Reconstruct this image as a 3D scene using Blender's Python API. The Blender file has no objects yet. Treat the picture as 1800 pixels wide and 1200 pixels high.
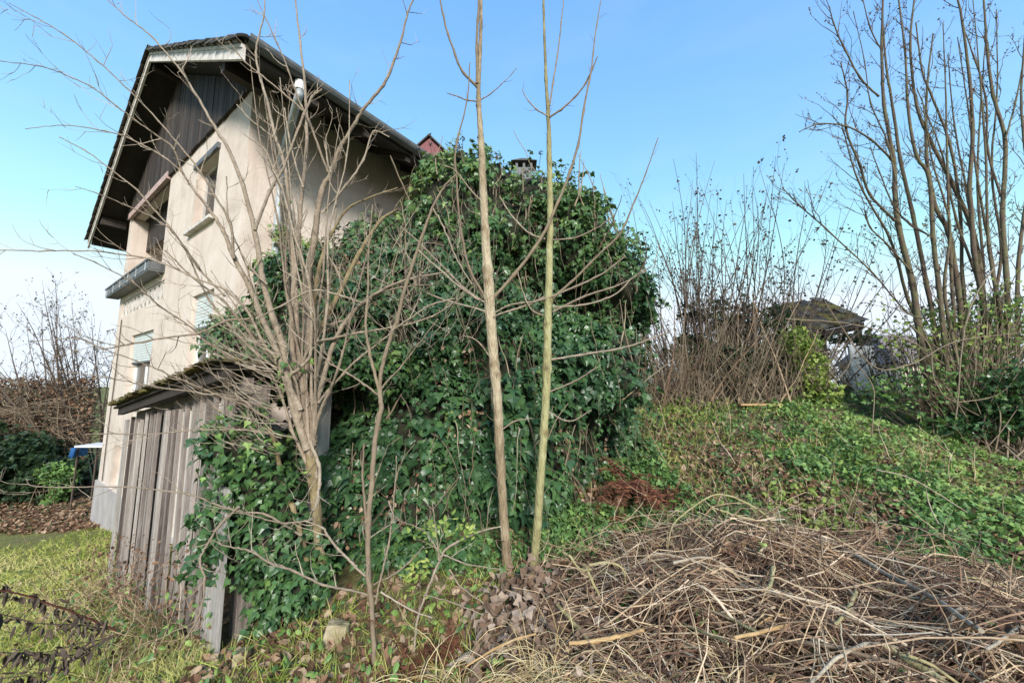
import bpy, bmesh, math, random
import numpy as np
from mathutils import Vector, Matrix, noise as mnoise

rng = np.random.default_rng(7)
random.seed(7)
sc = bpy.context.scene
COL = sc.collection

# ------------------------------------------------------------------ camera, world, sun, exposure
F = 650.0                      # focal length in photo pixels (1800 wide)
PITCH = math.radians(6.6)
CAMZ = 1.6
cam = bpy.data.cameras.new('camera')
cam.sensor_width = 36.0
cam.lens = 36.0 * F / 1800.0
cam.clip_start = 0.05
cam.clip_end = 2000
camo = bpy.data.objects.new('camera', cam)
camo.location = (0, 0, CAMZ)
camo.rotation_euler = (math.radians(90) + PITCH, 0, 0)
COL.objects.link(camo)
sc.camera = camo

SUN_EL, SUN_AZ = math.radians(29), math.radians(168)   # azimuth clockwise from +Y: behind the camera, a bit right
w = bpy.data.worlds.new('World')
sc.world = w
w.use_nodes = True
nt = w.node_tree
bg = nt.nodes['Background']
sky = nt.nodes.new('ShaderNodeTexSky')
sky.sky_type = 'NISHITA'
sky.sun_disc = False
sky.sun_elevation = SUN_EL
sky.sun_rotation = SUN_AZ
sky.air_density = 1.1
sky.dust_density = 0.2
sky.ozone_density = 1.2
gam = nt.nodes.new('ShaderNodeGamma')
gam.inputs[1].default_value = 0.62
hsv = nt.nodes.new('ShaderNodeHueSaturation')
hsv.inputs['Saturation'].default_value = 1.6
hsv.inputs['Hue'].default_value = 0.503
nt.links.new(sky.outputs[0], gam.inputs[0])
nt.links.new(gam.outputs[0], hsv.inputs['Color'])
tcw = nt.nodes.new('ShaderNodeTexCoord')
mpw = nt.nodes.new('ShaderNodeMapping'); mpw.inputs['Scale'].default_value = (1.0, 1.6, 4.5); mpw.inputs['Rotation'].default_value = (0, .35, .3)
nzw = nt.nodes.new('ShaderNodeTexNoise'); nzw.inputs['Scale'].default_value = 2.6; nzw.inputs['Detail'].default_value = 7; nzw.inputs['Distortion'].default_value = .4
mrw = nt.nodes.new('ShaderNodeMapRange'); mrw.inputs[1].default_value = .48; mrw.inputs[2].default_value = .85; mrw.inputs[3].default_value = 0; mrw.inputs[4].default_value = .12
mxw = nt.nodes.new('ShaderNodeMix'); mxw.data_type = 'RGBA'; mxw.inputs[7].default_value = (1.42, 1.62, 1.84, 1)
nt.links.new(tcw.outputs['Generated'], mpw.inputs[0]); nt.links.new(mpw.outputs[0], nzw.inputs[0]); nt.links.new(nzw.outputs['Fac'], mrw.inputs[0])
nt.links.new(mrw.outputs[0], mxw.inputs[0]); nt.links.new(hsv.outputs[0], mxw.inputs[6]); dkn = nt.nodes.new('ShaderNodeMix'); dkn.data_type = 'RGBA'; dkn.blend_type = 'DARKEN'; dkn.inputs[0].default_value = 1; dkn.inputs[7].default_value = (1.52, 1.70, 1.88, 1)   # pale haze tone near the horizon
nt.links.new(mxw.outputs[2], dkn.inputs[6]); nt.links.new(dkn.outputs[2], bg.inputs[0])
bg.inputs[1].default_value = 0.21

sun = bpy.data.lights.new('sun', 'SUN')
sun.energy = 2.0
sun.angle = math.radians(14)
sun.color = (1.0, 0.95, 0.88)
suno = bpy.data.objects.new('sun', sun)
d = Vector((math.sin(SUN_AZ) * math.cos(SUN_EL), math.cos(SUN_AZ) * math.cos(SUN_EL), math.sin(SUN_EL)))
suno.rotation_euler = d.to_track_quat('Z', 'Y').to_euler()
suno.location = (0, -5, 12)
COL.objects.link(suno)

sc.view_settings.view_transform = 'Standard'
sc.view_settings.look = 'None'
sc.view_settings.exposure = 1.55
sc.view_settings.gamma = 1.0
sc.view_settings.use_curve_mapping = False
sc.render.engine = 'CYCLES'
sc.cycles.max_bounces = 6
sc.cycles.transparent_max_bounces = 6

# ------------------------------------------------------------------ helpers
_c, _s = math.cos(PITCH), math.sin(PITCH)
def at(px, py, depth):
    """world point seen at photo pixel (px, py), depth metres ahead of the camera"""
    x, y = px - 900.0, 600.0 - py
    f = F * _c - y * _s
    u = y * _c + F * _s
    return np.array([x / f * depth, depth, u / f * depth + CAMZ])

def sstep(a, b, x):
    t = np.clip((x - a) / (b - a), 0, 1)
    return t * t * (3 - 2 * t)

def vnoise(x, y, seed=0):
    """smooth value noise, vectorised"""
    x = np.asarray(x, float) + seed * 17.13
    y = np.asarray(y, float) + seed * 9.71
    xi, yi = np.floor(x).astype(int), np.floor(y).astype(int)
    xf, yf = x - xi, y - yi
    def h(a, b):
        n = (a * 374761393 + b * 668265263 + seed * 1442695) & 0x7fffffff
        n = ((n ^ (n >> 13)) * 1274126177) & 0x7fffffff
        return ((n ^ (n >> 16)) & 0xffff) / 65535.0
    u, v = xf * xf * (3 - 2 * xf), yf * yf * (3 - 2 * yf)
    return (h(xi, yi) * (1 - u) + h(xi + 1, yi) * u) * (1 - v) + (h(xi, yi + 1) * (1 - u) + h(xi + 1, yi + 1) * u) * v

def fbm(x, y, seed=0, oct=4):
    x = np.asarray(x, float); y = np.asarray(y, float)
    s = 0; a = .5
    for i in range(oct):
        s = s + a * vnoise(x * 2 ** i, y * 2 ** i, seed + i)
        a *= .5
    return s

def ground_z(x, y):
    x = np.asarray(x, float); y = np.asarray(y, float)
    right = -1.62 + 1.36 * sstep(1.6, 8.6, y) - .25 * sstep(9, 16, y) + .1 * sstep(1.5, 4, x) * sstep(2, 4, y)
    right = right - .28 * sstep(4.8, 7.5, x) * (1 - sstep(6.0, 8, y))
    left = -3.4 + np.logaddexp(0, ((-1.35 + .21 * x) + 3.4) / .18) * .18
    left = np.minimum(left, -1.55)
    k = sstep(-2.1, -.6, x + .12 * np.clip(y - 4, 0, 20))
    z = left * (1 - k) + right * k
    far = sstep(22, 45, np.hypot(x, y))
    z = z * (1 - far) + (-2.9) * far
    z = z + (.10 + .26 * sstep(.8, 1.8, x) * sstep(3.4, 4.4, y)) * (fbm(x * 1.5, y * 1.5, 3) - .5) * (1 - far) + .03 * (fbm(x * 6, y * 6, 9, 2) - .4) * (1 - far)
    return z + CAMZ

def gz(x, y):
    return float(ground_z(x, y))

class Geo:
    def __init__(self):
        self.v = []; self.f4 = []; self.f3 = []; self.t = []; self.n = 0
    def add(self, v, f, tint=.5):
        v = np.asarray(v, float)
        f = np.asarray(f, int) + self.n
        (self.f4 if f.shape[1] == 4 else self.f3).append(f)
        self.v.append(v)
        self.t.append(np.full(len(v), tint, float) if np.isscalar(tint) else np.asarray(tint, float))
        self.n += len(v)
    def mesh(self, name, mat, off=(0, 0, 0), smooth=False):
        me = bpy.data.meshes.new(name)
        V = np.concatenate(self.v) - np.asarray(off)
        f4 = np.concatenate(self.f4) if self.f4 else np.zeros((0, 4), int)
        f3 = np.concatenate(self.f3) if self.f3 else np.zeros((0, 3), int)
        me.vertices.add(len(V)); me.vertices.foreach_set('co', V.astype(np.float32).ravel())
        loops = np.concatenate([f4.ravel(), f3.ravel()])
        me.loops.add(len(loops)); me.loops.foreach_set('vertex_index', loops.astype(np.int32))
        tot = np.concatenate([np.full(len(f4), 4), np.full(len(f3), 3)])
        st = np.concatenate([[0], np.cumsum(tot)[:-1]])
        me.polygons.add(len(tot))
        me.polygons.foreach_set('loop_start', st.astype(np.int32))
        me.polygons.foreach_set('loop_total', tot.astype(np.int32))
        me.polygons.foreach_set('use_smooth', np.full(len(tot), smooth))
        a = me.attributes.new('tint', 'FLOAT', 'POINT')
        a.data.foreach_set('value', np.concatenate(self.t).astype(np.float32))
        me.update(calc_edges=True)
        me.validate()
        if mat: me.materials.append(mat)
        return me

WLOC = {}
def tag(o, label=None, cat=None, group=None, kind=None):
    if label: o['label'] = label
    if cat: o['category'] = cat
    if group: o['group'] = group
    if kind: o['kind'] = kind
    return o

def empty(name, loc, label, cat, group=None):
    o = bpy.data.objects.new(name, None)
    o.empty_display_size = .1
    o.location = loc
    COL.objects.link(o)
    WLOC[o.name] = np.asarray(loc, float)
    return tag(o, label, cat, group)

def build(g, name, mat, parent=None, smooth=False, kind=None, loc=None):
    off = WLOC[parent.name] if parent else (np.asarray(loc, float) if loc is not None else np.zeros(3))
    o = bpy.data.objects.new(name, g.mesh(name, mat, off, smooth))
    COL.objects.link(o)
    if parent:
        o.parent = parent
        WLOC[o.name] = off
    else:
        o.location = off
        WLOC[o.name] = off
    if kind: o['kind'] = kind
    return o

def piece(name, me, parent, Mw):
    """a part that shares mesh data, placed by a world matrix"""
    o = bpy.data.objects.new(name, me)
    COL.objects.link(o)
    o.parent = parent
    o.matrix_local = Matrix.Translation(-Vector(WLOC[parent.name])) @ Mw
    return o

def boxv(o, a, b, c):
    """box from corner o and three edge vectors"""
    o, a, b, c = [np.asarray(q, float) for q in (o, a, b, c)]
    v = np.array([o, o + a, o + a + b, o + b, o + c, o + a + c, o + a + b + c, o + b + c])
    f = [[0, 3, 2, 1], [4, 5, 6, 7], [0, 1, 5, 4], [1, 2, 6, 5], [2, 3, 7, 6], [3, 0, 4, 7]]
    if np.dot(np.cross(a, b), c) < 0: f = [q[::-1] for q in f]
    return v, f

def catmull(P, n=5):
    P = np.asarray(P, float)
    if len(P) < 3: 
        t = np.linspace(0, 1, n + 1)[:, None]
        return P[0] * (1 - t) + P[-1] * t
    Q = np.vstack([2 * P[0] - P[1], P, 2 * P[-1] - P[-2]])
    out = []
    for i in range(1, len(Q) - 2):
        t = np.linspace(0, 1, n, endpoint=False)[:, None]
        p0, p1, p2, p3 = Q[i - 1], Q[i], Q[i + 1], Q[i + 2]
        out.append(.5 * (2 * p1 + (p2 - p0) * t + (2 * p0 - 5 * p1 + 4 * p2 - p3) * t ** 2 + (3 * p1 - p0 - 3 * p2 + p3) * t ** 3))
    out.append(P[-1:])
    return np.vstack(out)

def tube(g, P, R, sides=5, tint=.5):
    P = np.asarray(P, float); n = len(P)
    R = np.broadcast_to(np.asarray(R, float), (n,))
    T = np.gradient(P, axis=0)
    T /= np.linalg.norm(T, axis=1, keepdims=True) + 1e-9
    ref = np.array([.31, .27, .91]) if abs(T[0, 2]) < .8 else np.array([.91, .21, .13])
    A = np.cross(T, ref); A /= np.linalg.norm(A, axis=1, keepdims=True) + 1e-9
    B = np.cross(T, A)
    a = np.arange(sides) * 2 * math.pi / sides
    ring = A[:, None, :] * np.cos(a)[None, :, None] + B[:, None, :] * np.sin(a)[None, :, None]
    V = (P[:, None, :] + ring * R[:, None, None]).reshape(-1, 3)
    i = np.arange(n - 1)[:, None] * sides; k = np.arange(sides)[None, :]; k2 = (k + 1) % sides
    Fq = np.stack([i + k, i + k2, i + sides + k2, i + sides + k], -1).reshape(-1, 4)
    g.add(V, Fq[:, ::-1], tint)
    if sides >= 6:
        tt = tint if np.isscalar(tint) else .5
        for e, o_ in ((0, 1), (n - 1, -1)):
            ring_ = V[e * sides:(e + 1) * sides]
            cv = np.vstack([P[e:e + 1] - T[e] * R[e] * .15 * o_, ring_])
            g.add(cv, [(0, 1 + (q + 1) % sides, 1 + q) if o_ < 0 else (0, 1 + q, 1 + (q + 1) % sides) for q in range(sides)], .9 if np.isscalar(tint) else tt)

def rand_unit(n):
    v = rng.normal(size=(n, 3)); return v / np.linalg.norm(v, axis=1, keepdims=True)

def scatter(g, tv, tf, P, N, D, S, tint):
    """place leaf template (x across, y to the tip, z = face) at P, face normal N, tip towards D"""
    N = N / (np.linalg.norm(N, axis=1, keepdims=True) + 1e-9)
    D = D - N * np.sum(N * D, axis=1, keepdims=True)
    D = D / (np.linalg.norm(D, axis=1, keepdims=True) + 1e-9)
    X = np.cross(D, N)
    tv = np.asarray(tv, float); S = np.asarray(S, float)
    if S.ndim == 1: S = np.stack([S, S, S], 1)
    V = P[:, None, :] + X[:, None, :] * (tv[None, :, 0:1] * S[:, None, 0:1]) + D[:, None, :] * (tv[None, :, 1:2] * S[:, None, 1:2]) + N[:, None, :] * (tv[None, :, 2:3] * S[:, None, 2:3])
    n, k = len(P), len(tv)
    Fc = (np.asarray(tf)[None] + (np.arange(n) * k)[:, None, None]).reshape(-1, len(tf[0]))
    g.add(V.reshape(-1, 3), Fc, np.repeat(np.asarray(tint, float), k))

# leaf templates -----------------------------------------------------
IVY_V = [(0, 0, 0), (0, .42, .02), (0, 1.08, -.14), (.30, -.14, -.05), (.56, .24, -.12), (.29, .44, -.03), (-.30, -.14, -.05), (-.56, .24, -.12), (-.29, .44, -.03)]
IVY_F = [(0, 3, 4), (0, 4, 1), (1, 4, 5), (1, 5, 2), (0, 7, 6), (0, 1, 7), (1, 8, 7), (1, 2, 8)]
OVAL_V = [(0, 0, 0), (0, .55, .06), (0, 1.1, -.06), (.26, .22, -.03), (.28, .62, -.05), (-.26, .22, -.03), (-.28, .62, -.05)]
OVAL_F = [(0, 3, 1), (3, 4, 1), (1, 4, 2), (0, 1, 5), (5, 1, 6), (1, 2, 6)]
CURL_V = [(0, 0, 0), (0, .5, -.10), (0, 1.05, .16), (.30, .15, .16), (.40, .6, .2), (-.34, .18, .08), (-.36, .6, .22)]
CURL_F = OVAL_F
BLADE_V = [(-.035, 0, 0), (.035, 0, 0), (-.028, .5, .06), (.028, .5, .06), (0, 1, .32)]
BLADE_F = [(0, 1, 3), (0, 3, 2), (2, 3, 4)]

# ------------------------------------------------------------------ materials
def _new(name):
    m = bpy.data.materials.new(name); m.use_nodes = True
    return m, m.node_tree, m.node_tree.nodes['Principled BSDF']

def material(name, stops, rough=.8, scale=8, detail=6, bump=.0, bscale=None, stretch=(1, 1, 1), tint=0.0, spec=.3, trans=0.0, dist=0.0, backf=False):
    """stops: list of (pos, rgb); the ramp is driven by world noise, shifted by the per-piece tint"""
    m, t, p = _new(name)
    geo = t.nodes.new('ShaderNodeNewGeometry')
    mp = t.nodes.new('ShaderNodeMapping'); mp.inputs['Scale'].default_value = stretch
    t.links.new(geo.outputs['Position'], mp.inputs[0])
    nz = t.nodes.new('ShaderNodeTexNoise'); nz.inputs['Scale'].default_value = scale; nz.inputs['Detail'].default_value = detail
    nz.inputs['Roughness'].default_value = .62; nz.inputs['Distortion'].default_value = dist
    t.links.new(mp.outputs[0], nz.inputs[0])
    fac = nz.outputs['Fac']
    st = t.nodes.new('ShaderNodeMapRange'); st.inputs[1].default_value = .25; st.inputs[2].default_value = .75
    t.links.new(fac, st.inputs[0]); fac = st.outputs[0]
    if tint:
        at_ = t.nodes.new('ShaderNodeAttribute'); at_.attribute_name = 'tint'
        mx = t.nodes.new('ShaderNodeMix'); mx.inputs[0].default_value = tint
        t.links.new(fac, mx.inputs[2]); t.links.new(at_.outputs['Fac'], mx.inputs[3]); fac = mx.outputs[0]
    rp = t.nodes.new('ShaderNodeValToRGB')
    el = rp.color_ramp.elements
    el[0].position = stops[0][0]; el[0].color = (*stops[0][1], 1)
    el[1].position = stops[-1][0]; el[1].color = (*stops[-1][1], 1)
    for pos, c in stops[1:-1]:
        e = el.new(pos); e.color = (*c, 1)
    t.links.new(fac, rp.inputs[0])
    t.links.new(rp.outputs[0], p.inputs['Base Color'])
    p.inputs['Roughness'].default_value = rough
    p.inputs['Specular IOR Level'].default_value = spec
    if bump:
        b = t.nodes.new('ShaderNodeBump'); b.inputs['Strength'].default_value = bump; b.inputs['Distance'].default_value = .02
        nb = t.nodes.new('ShaderNodeTexNoise'); nb.inputs['Scale'].default_value = bscale or scale * 4; nb.inputs['Detail'].default_value = 5
        t.links.new(mp.outputs[0], nb.inputs[0]); t.links.new(nb.outputs['Fac'], b.inputs['Height'])
        t.links.new(b.outputs[0], p.inputs['Normal'])
    if trans:
        tr = t.nodes.new('ShaderNodeBsdfTranslucent'); t.links.new(rp.outputs[0], tr.inputs[0])
        ms = t.nodes.new('ShaderNodeMixShader'); ms.inputs[0].default_value = trans
        out = t.nodes['Material Output']
        t.links.new(p.outputs[0], ms.inputs[1]); t.links.new(tr.outputs[0], ms.inputs[2]); t.links.new(ms.outputs[0], out.inputs[0])
    return m

M = {}
M['plaster'] = material('plaster', [(0, (.42, .345, .29)), (.45, (.58, .49, .42)), (1, (.66, .58, .51))], .9, 1.6, 10, .35, 45, dist=.6)
_t = M['plaster'].node_tree; _p = _t.nodes['Principled BSDF']; _g = [q for q in _t.nodes if q.type == 'NEW_GEOMETRY'][0]; _r = [q for q in _t.nodes if q.type == 'VALTORGB'][0]
_m = _t.nodes.new('ShaderNodeMapping'); _m.inputs['Scale'].default_value = (4.5, 4.5, .28); _t.links.new(_g.outputs['Position'], _m.inputs[0])
_n = _t.nodes.new('ShaderNodeTexNoise'); _n.inputs['Scale'].default_value = 1.4; _n.inputs['Detail'].default_value = 9; _n.inputs['Roughness'].default_value = .7; _t.links.new(_m.outputs[0], _n.inputs[0])
_k = _t.nodes.new('ShaderNodeMapRange'); _k.inputs[1].default_value = .5; _k.inputs[2].default_value = .78; _k.inputs[3].default_value = 0; _k.inputs[4].default_value = .38; _t.links.new(_n.outputs['Fac'], _k.inputs[0])
_x = _t.nodes.new('ShaderNodeMix'); _x.data_type = 'RGBA'; _x.inputs[7].default_value = (.27, .225, .185, 1); _t.links.new(_k.outputs[0], _x.inputs[0]); _t.links.new(_r.outputs[0], _x.inputs[6]); _t.links.new(_x.outputs[2], _p.inputs['Base Color'])
M['plinth'] = material('plinth', [(0, (.27, .25, .24)), (1, (.45, .42, .41))], .92, 2.2, 8, .4, 30)
M['dark_wood'] = material('dark_wood', [(0, (.018, .014, .012)), (.6, (.045, .035, .03)), (1, (.11, .085, .07))], .8, 5, 8, .3, stretch=(6, 6, .6), tint=.5)
M['soffit'] = material('soffit', [(0, (.018, .014, .012)), (1, (.05, .04, .034))], .85, 4, 6, .2, tint=.4)
M['pale_wood'] = material('pale_wood', [(0, (.30, .27, .25)), (.5, (.55, .51, .47)), (1, (.72, .69, .65))], .8, 7, 8, .2)
M['pink_wood'] = material('pink_wood', [(0, (.25, .13, .11)), (1, (.58, .46, .43))], .8, 12, 6)
M['roof_tile'] = material('roof_tile', [(0, (.03, .028, .026)), (.5, (.075, .068, .06)), (1, (.15, .14, .11))], .85, 9, 8, .3, tint=.5)
M['moss_tile'] = material('moss_tile', [(0, (.04, .032, .022)), (.35, (.09, .07, .035)), (.6, (.13, .12, .03)), (.85, (.20, .11, .05)), (1, (.15, .15, .13))], .95, 14, 8, .6, 60, tint=.45)
M['metal_dark'] = material('metal_dark', [(0, (.05, .052, .055)), (1, (.15, .16, .165))], .55, 6, 6, tint=0, spec=.5)
M['zinc'] = material('zinc', [(0, (.24, .26, .28)), (1, (.44, .47, .49))], .5, 5, 6, spec=.5)
M['white_paint'] = material('white_paint', [(0, (.62, .63, .63)), (1, (.78, .79, .80))], .5, 6, 6)
M['shutter'] = material('shutter', [(0, (.46, .50, .48)), (1, (.60, .64, .62))], .5, 6, 6)
M['curtain'] = material('curtain', [(0, (.55, .58, .66)), (1, (.78, .80, .84))], .9, 10, 4, stretch=(6, 6, .5))
M['unlit_room'] = material('unlit_room', [(0, (.03, .028, .027)), (1, (.05, .046, .044))], .9, 3)  # near-black: the dimness of an unlit interior put into the colour
M['plank'] = material('plank', [(0, (.03, .023, .02)), (.35, (.10, .076, .066)), (.65, (.30, .26, .235)), (1, (.55, .50, .46))], .9, 7, 10, .5, 60, stretch=(5, 5, .35), tint=.65)
M['plank_grey'] = material('plank_grey', [(0, (.20, .185, .17)), (1, (.48, .45, .42))], .9, 7, 10, .5, 60, stretch=(5, 5, .35))
M['bark_pale'] = material('bark_pale', [(0, (.11, .08, .058)), (.5, (.265, .21, .155)), (1, (.48, .41, .325))], .85, 22, 8, .5, 90, tint=.5)
M['bark_trunk'] = material('bark_trunk', [(0, (.10, .075, .045)), (.5, (.22, .17, .09)), (1, (.34, .28, .16))], .9, 14, 8, .8, 60, tint=.2, stretch=(1, 1, .4))
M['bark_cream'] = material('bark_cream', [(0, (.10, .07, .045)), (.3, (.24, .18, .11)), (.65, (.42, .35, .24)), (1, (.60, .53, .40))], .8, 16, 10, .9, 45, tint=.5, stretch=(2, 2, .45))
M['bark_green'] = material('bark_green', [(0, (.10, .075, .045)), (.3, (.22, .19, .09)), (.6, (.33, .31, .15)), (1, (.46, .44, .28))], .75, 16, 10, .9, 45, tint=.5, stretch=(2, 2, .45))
M['bark_red'] = material('bark_red', [(0, (.045, .032, .025)), (.4, (.115, .082, .06)), (.7, (.13, .12, .06)), (1, (.21, .17, .12))], .9, 6, 10, .6, 50, tint=.25)
M['bark_dark'] = material('bark_dark', [(0, (.04, .03, .024)), (1, (.14, .105, .08))], .9, 20, 6, tint=.6)
M['bark_brown'] = material('bark_brown', [(0, (.09, .065, .045)), (.5, (.19, .145, .10)), (1, (.33, .27, .18))], .9, 20, 6, tint=.6)
M['twig_mix'] = material('twig_mix', [(0, (.028, .017, .012)), (.3, (.115, .064, .044)), (.56, (.28, .18, .115)), (.8, (.49, .365, .235)), (1, (.62, .54, .44))], .85, 16, 6, .3, tint=.85)
M['branch_moss'] = material('branch_moss', [(0, (.12, .10, .05)), (.5, (.30, .26, .13)), (1, (.44, .39, .25))], .9, 12, 8, .5, 70)
M['branch_orange'] = material('branch_orange', [(0, (.24, .14, .06)), (1, (.50, .34, .17))], .8, 12, 8, .3, 70)
M['branch_grey'] = material('branch_grey', [(0, (.17, .135, .095)), (.5, (.33, .275, .205)), (1, (.46, .395, .31))], .85, 10, 8, .4, 70)
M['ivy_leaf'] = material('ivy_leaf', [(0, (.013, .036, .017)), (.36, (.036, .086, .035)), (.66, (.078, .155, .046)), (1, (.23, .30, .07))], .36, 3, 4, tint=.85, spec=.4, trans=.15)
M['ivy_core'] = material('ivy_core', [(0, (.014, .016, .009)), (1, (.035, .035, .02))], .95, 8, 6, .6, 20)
M['berry'] = material('berry', [(0, (.02, .02, .02)), (1, (.06, .05, .04))], .6, 20)
M['cover_leaf'] = material('cover_leaf', [(0, (.035, .075, .025)), (.4, (.09, .175, .055)), (.75, (.18, .30, .075)), (1, (.34, .42, .13))], .5, 3, 4, tint=.8, spec=.35, trans=.2)
M['dry_leaf'] = material('dry_leaf', [(0, (.06, .035, .025)), (.35, (.13, .07, .042)), (.65, (.27, .17, .105)), (1, (.46, .36, .26))], .8, 6, 4, tint=.85, spec=.2, trans=.1)
M['grey_leaf'] = material('grey_leaf', [(0, (.06, .036, .024)), (.5, (.20, .135, .095)), (1, (.42, .345, .28))], .85, 9, 6, tint=.7, spec=.2)
M['rust_leaf'] = material('rust_leaf', [(0, (.045, .018, .012)), (.5, (.13, .045, .025)), (1, (.26, .115, .06))], .8, 9, 6, tint=.8, trans=.15)
M['lawn'] = material('lawn', [(0, (.05, .085, .015)), (.3, (.17, .25, .035)), (.55, (.36, .39, .09)), (1, (.56, .49, .25))], .7, 1.6, 6, tint=.7, spec=.2, trans=.2)
M['straw'] = material('straw', [(0, (.25, .17, .08)), (.5, (.46, .36, .19)), (1, (.62, .54, .34))], .8, 8, 4, tint=.8, spec=.2)
M['evergreen'] = material('evergreen', [(0, (.010, .022, .010)), (.6, (.025, .05, .02)), (1, (.06, .10, .03))], .5, 3, 4, tint=.8, trans=.1)
M['yellow_green'] = material('yellow_green', [(0, (.12, .18, .035)), (.6, (.24, .32, .07)), (1, (.42, .44, .13))], .5, 8, 4, tint=.8, trans=.25)
M['stone'] = material('stone', [(0, (.10, .10, .04)), (.4, (.28, .23, .14)), (1, (.46, .40, .29))], .95, 9, 10, .7, 40)
M['red_cladding'] = material('red_cladding', [(0, (.15, .055, .06)), (1, (.24, .10, .105))], .8, 7, 5)
M['grey_cladding'] = material('grey_cladding', [(0, (.09, .09, .095)), (1, (.20, .20, .21))], .8, 7, 5)
M['far_roof'] = material('far_roof', [(0, (.13, .108, .112)), (1, (.25, .21, .212))], .9, 2.2, 9, .5, 12, tint=.2)
M['blue_tarp'] = material('blue_tarp', [(0, (.03, .12, .32)), (1, (.07, .22, .50))], .5, 7, 5)

# glass
m, t, p = _new('glass')
p.inputs['Base Color'].default_value = (.03, .035, .04, 1)
p.inputs['Roughness'].default_value = .06
p.inputs['Specular IOR Level'].default_value = .8
tr = t.nodes.new('ShaderNodeBsdfTransparent'); ms = t.nodes.new('ShaderNodeMixShader'); ms.inputs[0].default_value = .55
t.links.new(p.outputs[0], ms.inputs[1]); t.links.new(tr.outputs[0], ms.inputs[2]); t.links.new(ms.outputs[0], t.nodes['Material Output'].inputs[0])
M['glass'] = m

# ground: soil and litter, mossy patches, grass-root colour on the lawn side
m, t, p = _new('soil')
geo = t.nodes.new('ShaderNodeNewGeometry')
def nz_(scale, det=8):
    n = t.nodes.new('ShaderNodeTexNoise'); n.inputs['Scale'].default_value = scale; n.inputs['Detail'].default_value = det; n.inputs['Roughness'].default_value = .65
    t.links.new(geo.outputs['Position'], n.inputs[0]); return n
def ramp_(fac, stops):
    r = t.nodes.new('ShaderNodeValToRGB'); el = r.color_ramp.elements
    el[0].position = stops[0][0]; el[0].color = (*stops[0][1], 1); el[1].position = stops[-1][0]; el[1].color = (*stops[-1][1], 1)
    for q, c in stops[1:-1]:
        e = el.new(q); e.color = (*c, 1)
    t.links.new(fac, r.inputs[0]); return r
soil = ramp_(nz_(14).outputs['Fac'], [(.3, (.05, .036, .026)), (.5, (.12, .085, .06)), (.7, (.22, .17, .12))])
moss = ramp_(nz_(18).outputs['Fac'], [(.3, (.07, .085, .02)), (.55, (.17, .18, .05)), (.72, (.32, .29, .12))])
msk = ramp_(nz_(1.1, 6).outputs['Fac'], [(.42, (0, 0, 0)), (.58, (1, 1, 1))])
atl = t.nodes.new('ShaderNodeAttribute'); atl.attribute_name = 'tint'
mm = t.nodes.new('ShaderNodeMath'); mm.operation = 'MULTIPLY_ADD'; mm.inputs[1].default_value = .55
t.links.new(msk.outputs[0], mm.inputs[0]); t.links.new(atl.outputs['Fac'], mm.inputs[2]); mm.use_clamp = True
mx = t.nodes.new('ShaderNodeMix'); mx.data_type = 'RGBA'
t.links.new(mm.outputs[0], mx.inputs[0]); t.links.new(soil.outputs[0], mx.inputs[6]); t.links.new(moss.outputs[0], mx.inputs[7])
t.links.new(mx.outputs[2], p.inputs['Base Color']); p.inputs['Roughness'].default_value = .95; p.inputs['Specular IOR Level'].default_value = .15
b = t.nodes.new('ShaderNodeBump'); b.inputs['Strength'].default_value = .7; b.inputs['Distance'].default_value = .03
t.links.new(nz_(28).outputs['Fac'], b.inputs['Height']); t.links.new(b.outputs[0], p.inputs['Normal'])
M['soil'] = m

# ------------------------------------------------------------------ ground
n = 300
s = np.linspace(-1, 1, n)
ax = np.sinh(s * 6.2) / np.sinh(6.2) * 400
gx, gy = np.meshgrid(ax - 1.0, ax + 4.0)
zz = ground_z(gx, gy)
g = Geo()
idx = np.arange(n * n).reshape(n, n)
fq = np.stack([idx[:-1, :-1], idx[:-1, 1:], idx[1:, 1:], idx[1:, :-1]], -1).reshape(-1, 4)
lawnmask = (1 - sstep(-3.0, -1.6, gx + .15 * gy)) * .55 - .35 * sstep(8.6, 10, gy) * (1 - sstep(11.5, 13, gy)) * (gx < -6)
g.add(np.stack([gx, gy, zz], -1).reshape(-1, 3), fq, lawnmask.ravel())
ground = build(g, 'ground', M['soil'], smooth=True, kind='structure')
ground['label'] = 'sloping garden ground of soil, moss and leaf litter rising to a bank'

# ------------------------------------------------------------------ the house
A_ = math.radians(55.2)
U = np.array([-math.sin(A_), math.cos(A_), 0.0])     # along the gable, away from the near corner
V = np.array([math.cos(A_), math.sin(A_), 0.0])      # along the long wall, away from the camera
Z = np.array([0, 0, 1.0])
C0 = np.array([-3.903, 5.10, CAMZ])                  # near corner at camera height
def H(u, v, z): return C0 + U * u + V * v + Z * z
house = empty('house', H(0, 0, -3.5), 'tall beige plastered house with dark timber gable and deep tiled eaves', 'house')
BASE, WID, LEN = -3.6, 7.85, 9.0
EAVE_U0, EAVE_U1, RIDGE_U = -1.25, 9.42, 4.085
EAVE_Z, RIDGE_Z, VERGE = 4.02, 6.9, -.5
SL = (RIDGE_Z - EAVE_Z) / (RIDGE_U - EAVE_U0)
def roofz(u): return RIDGE_Z - abs(u - RIDGE_U) * SL

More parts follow.
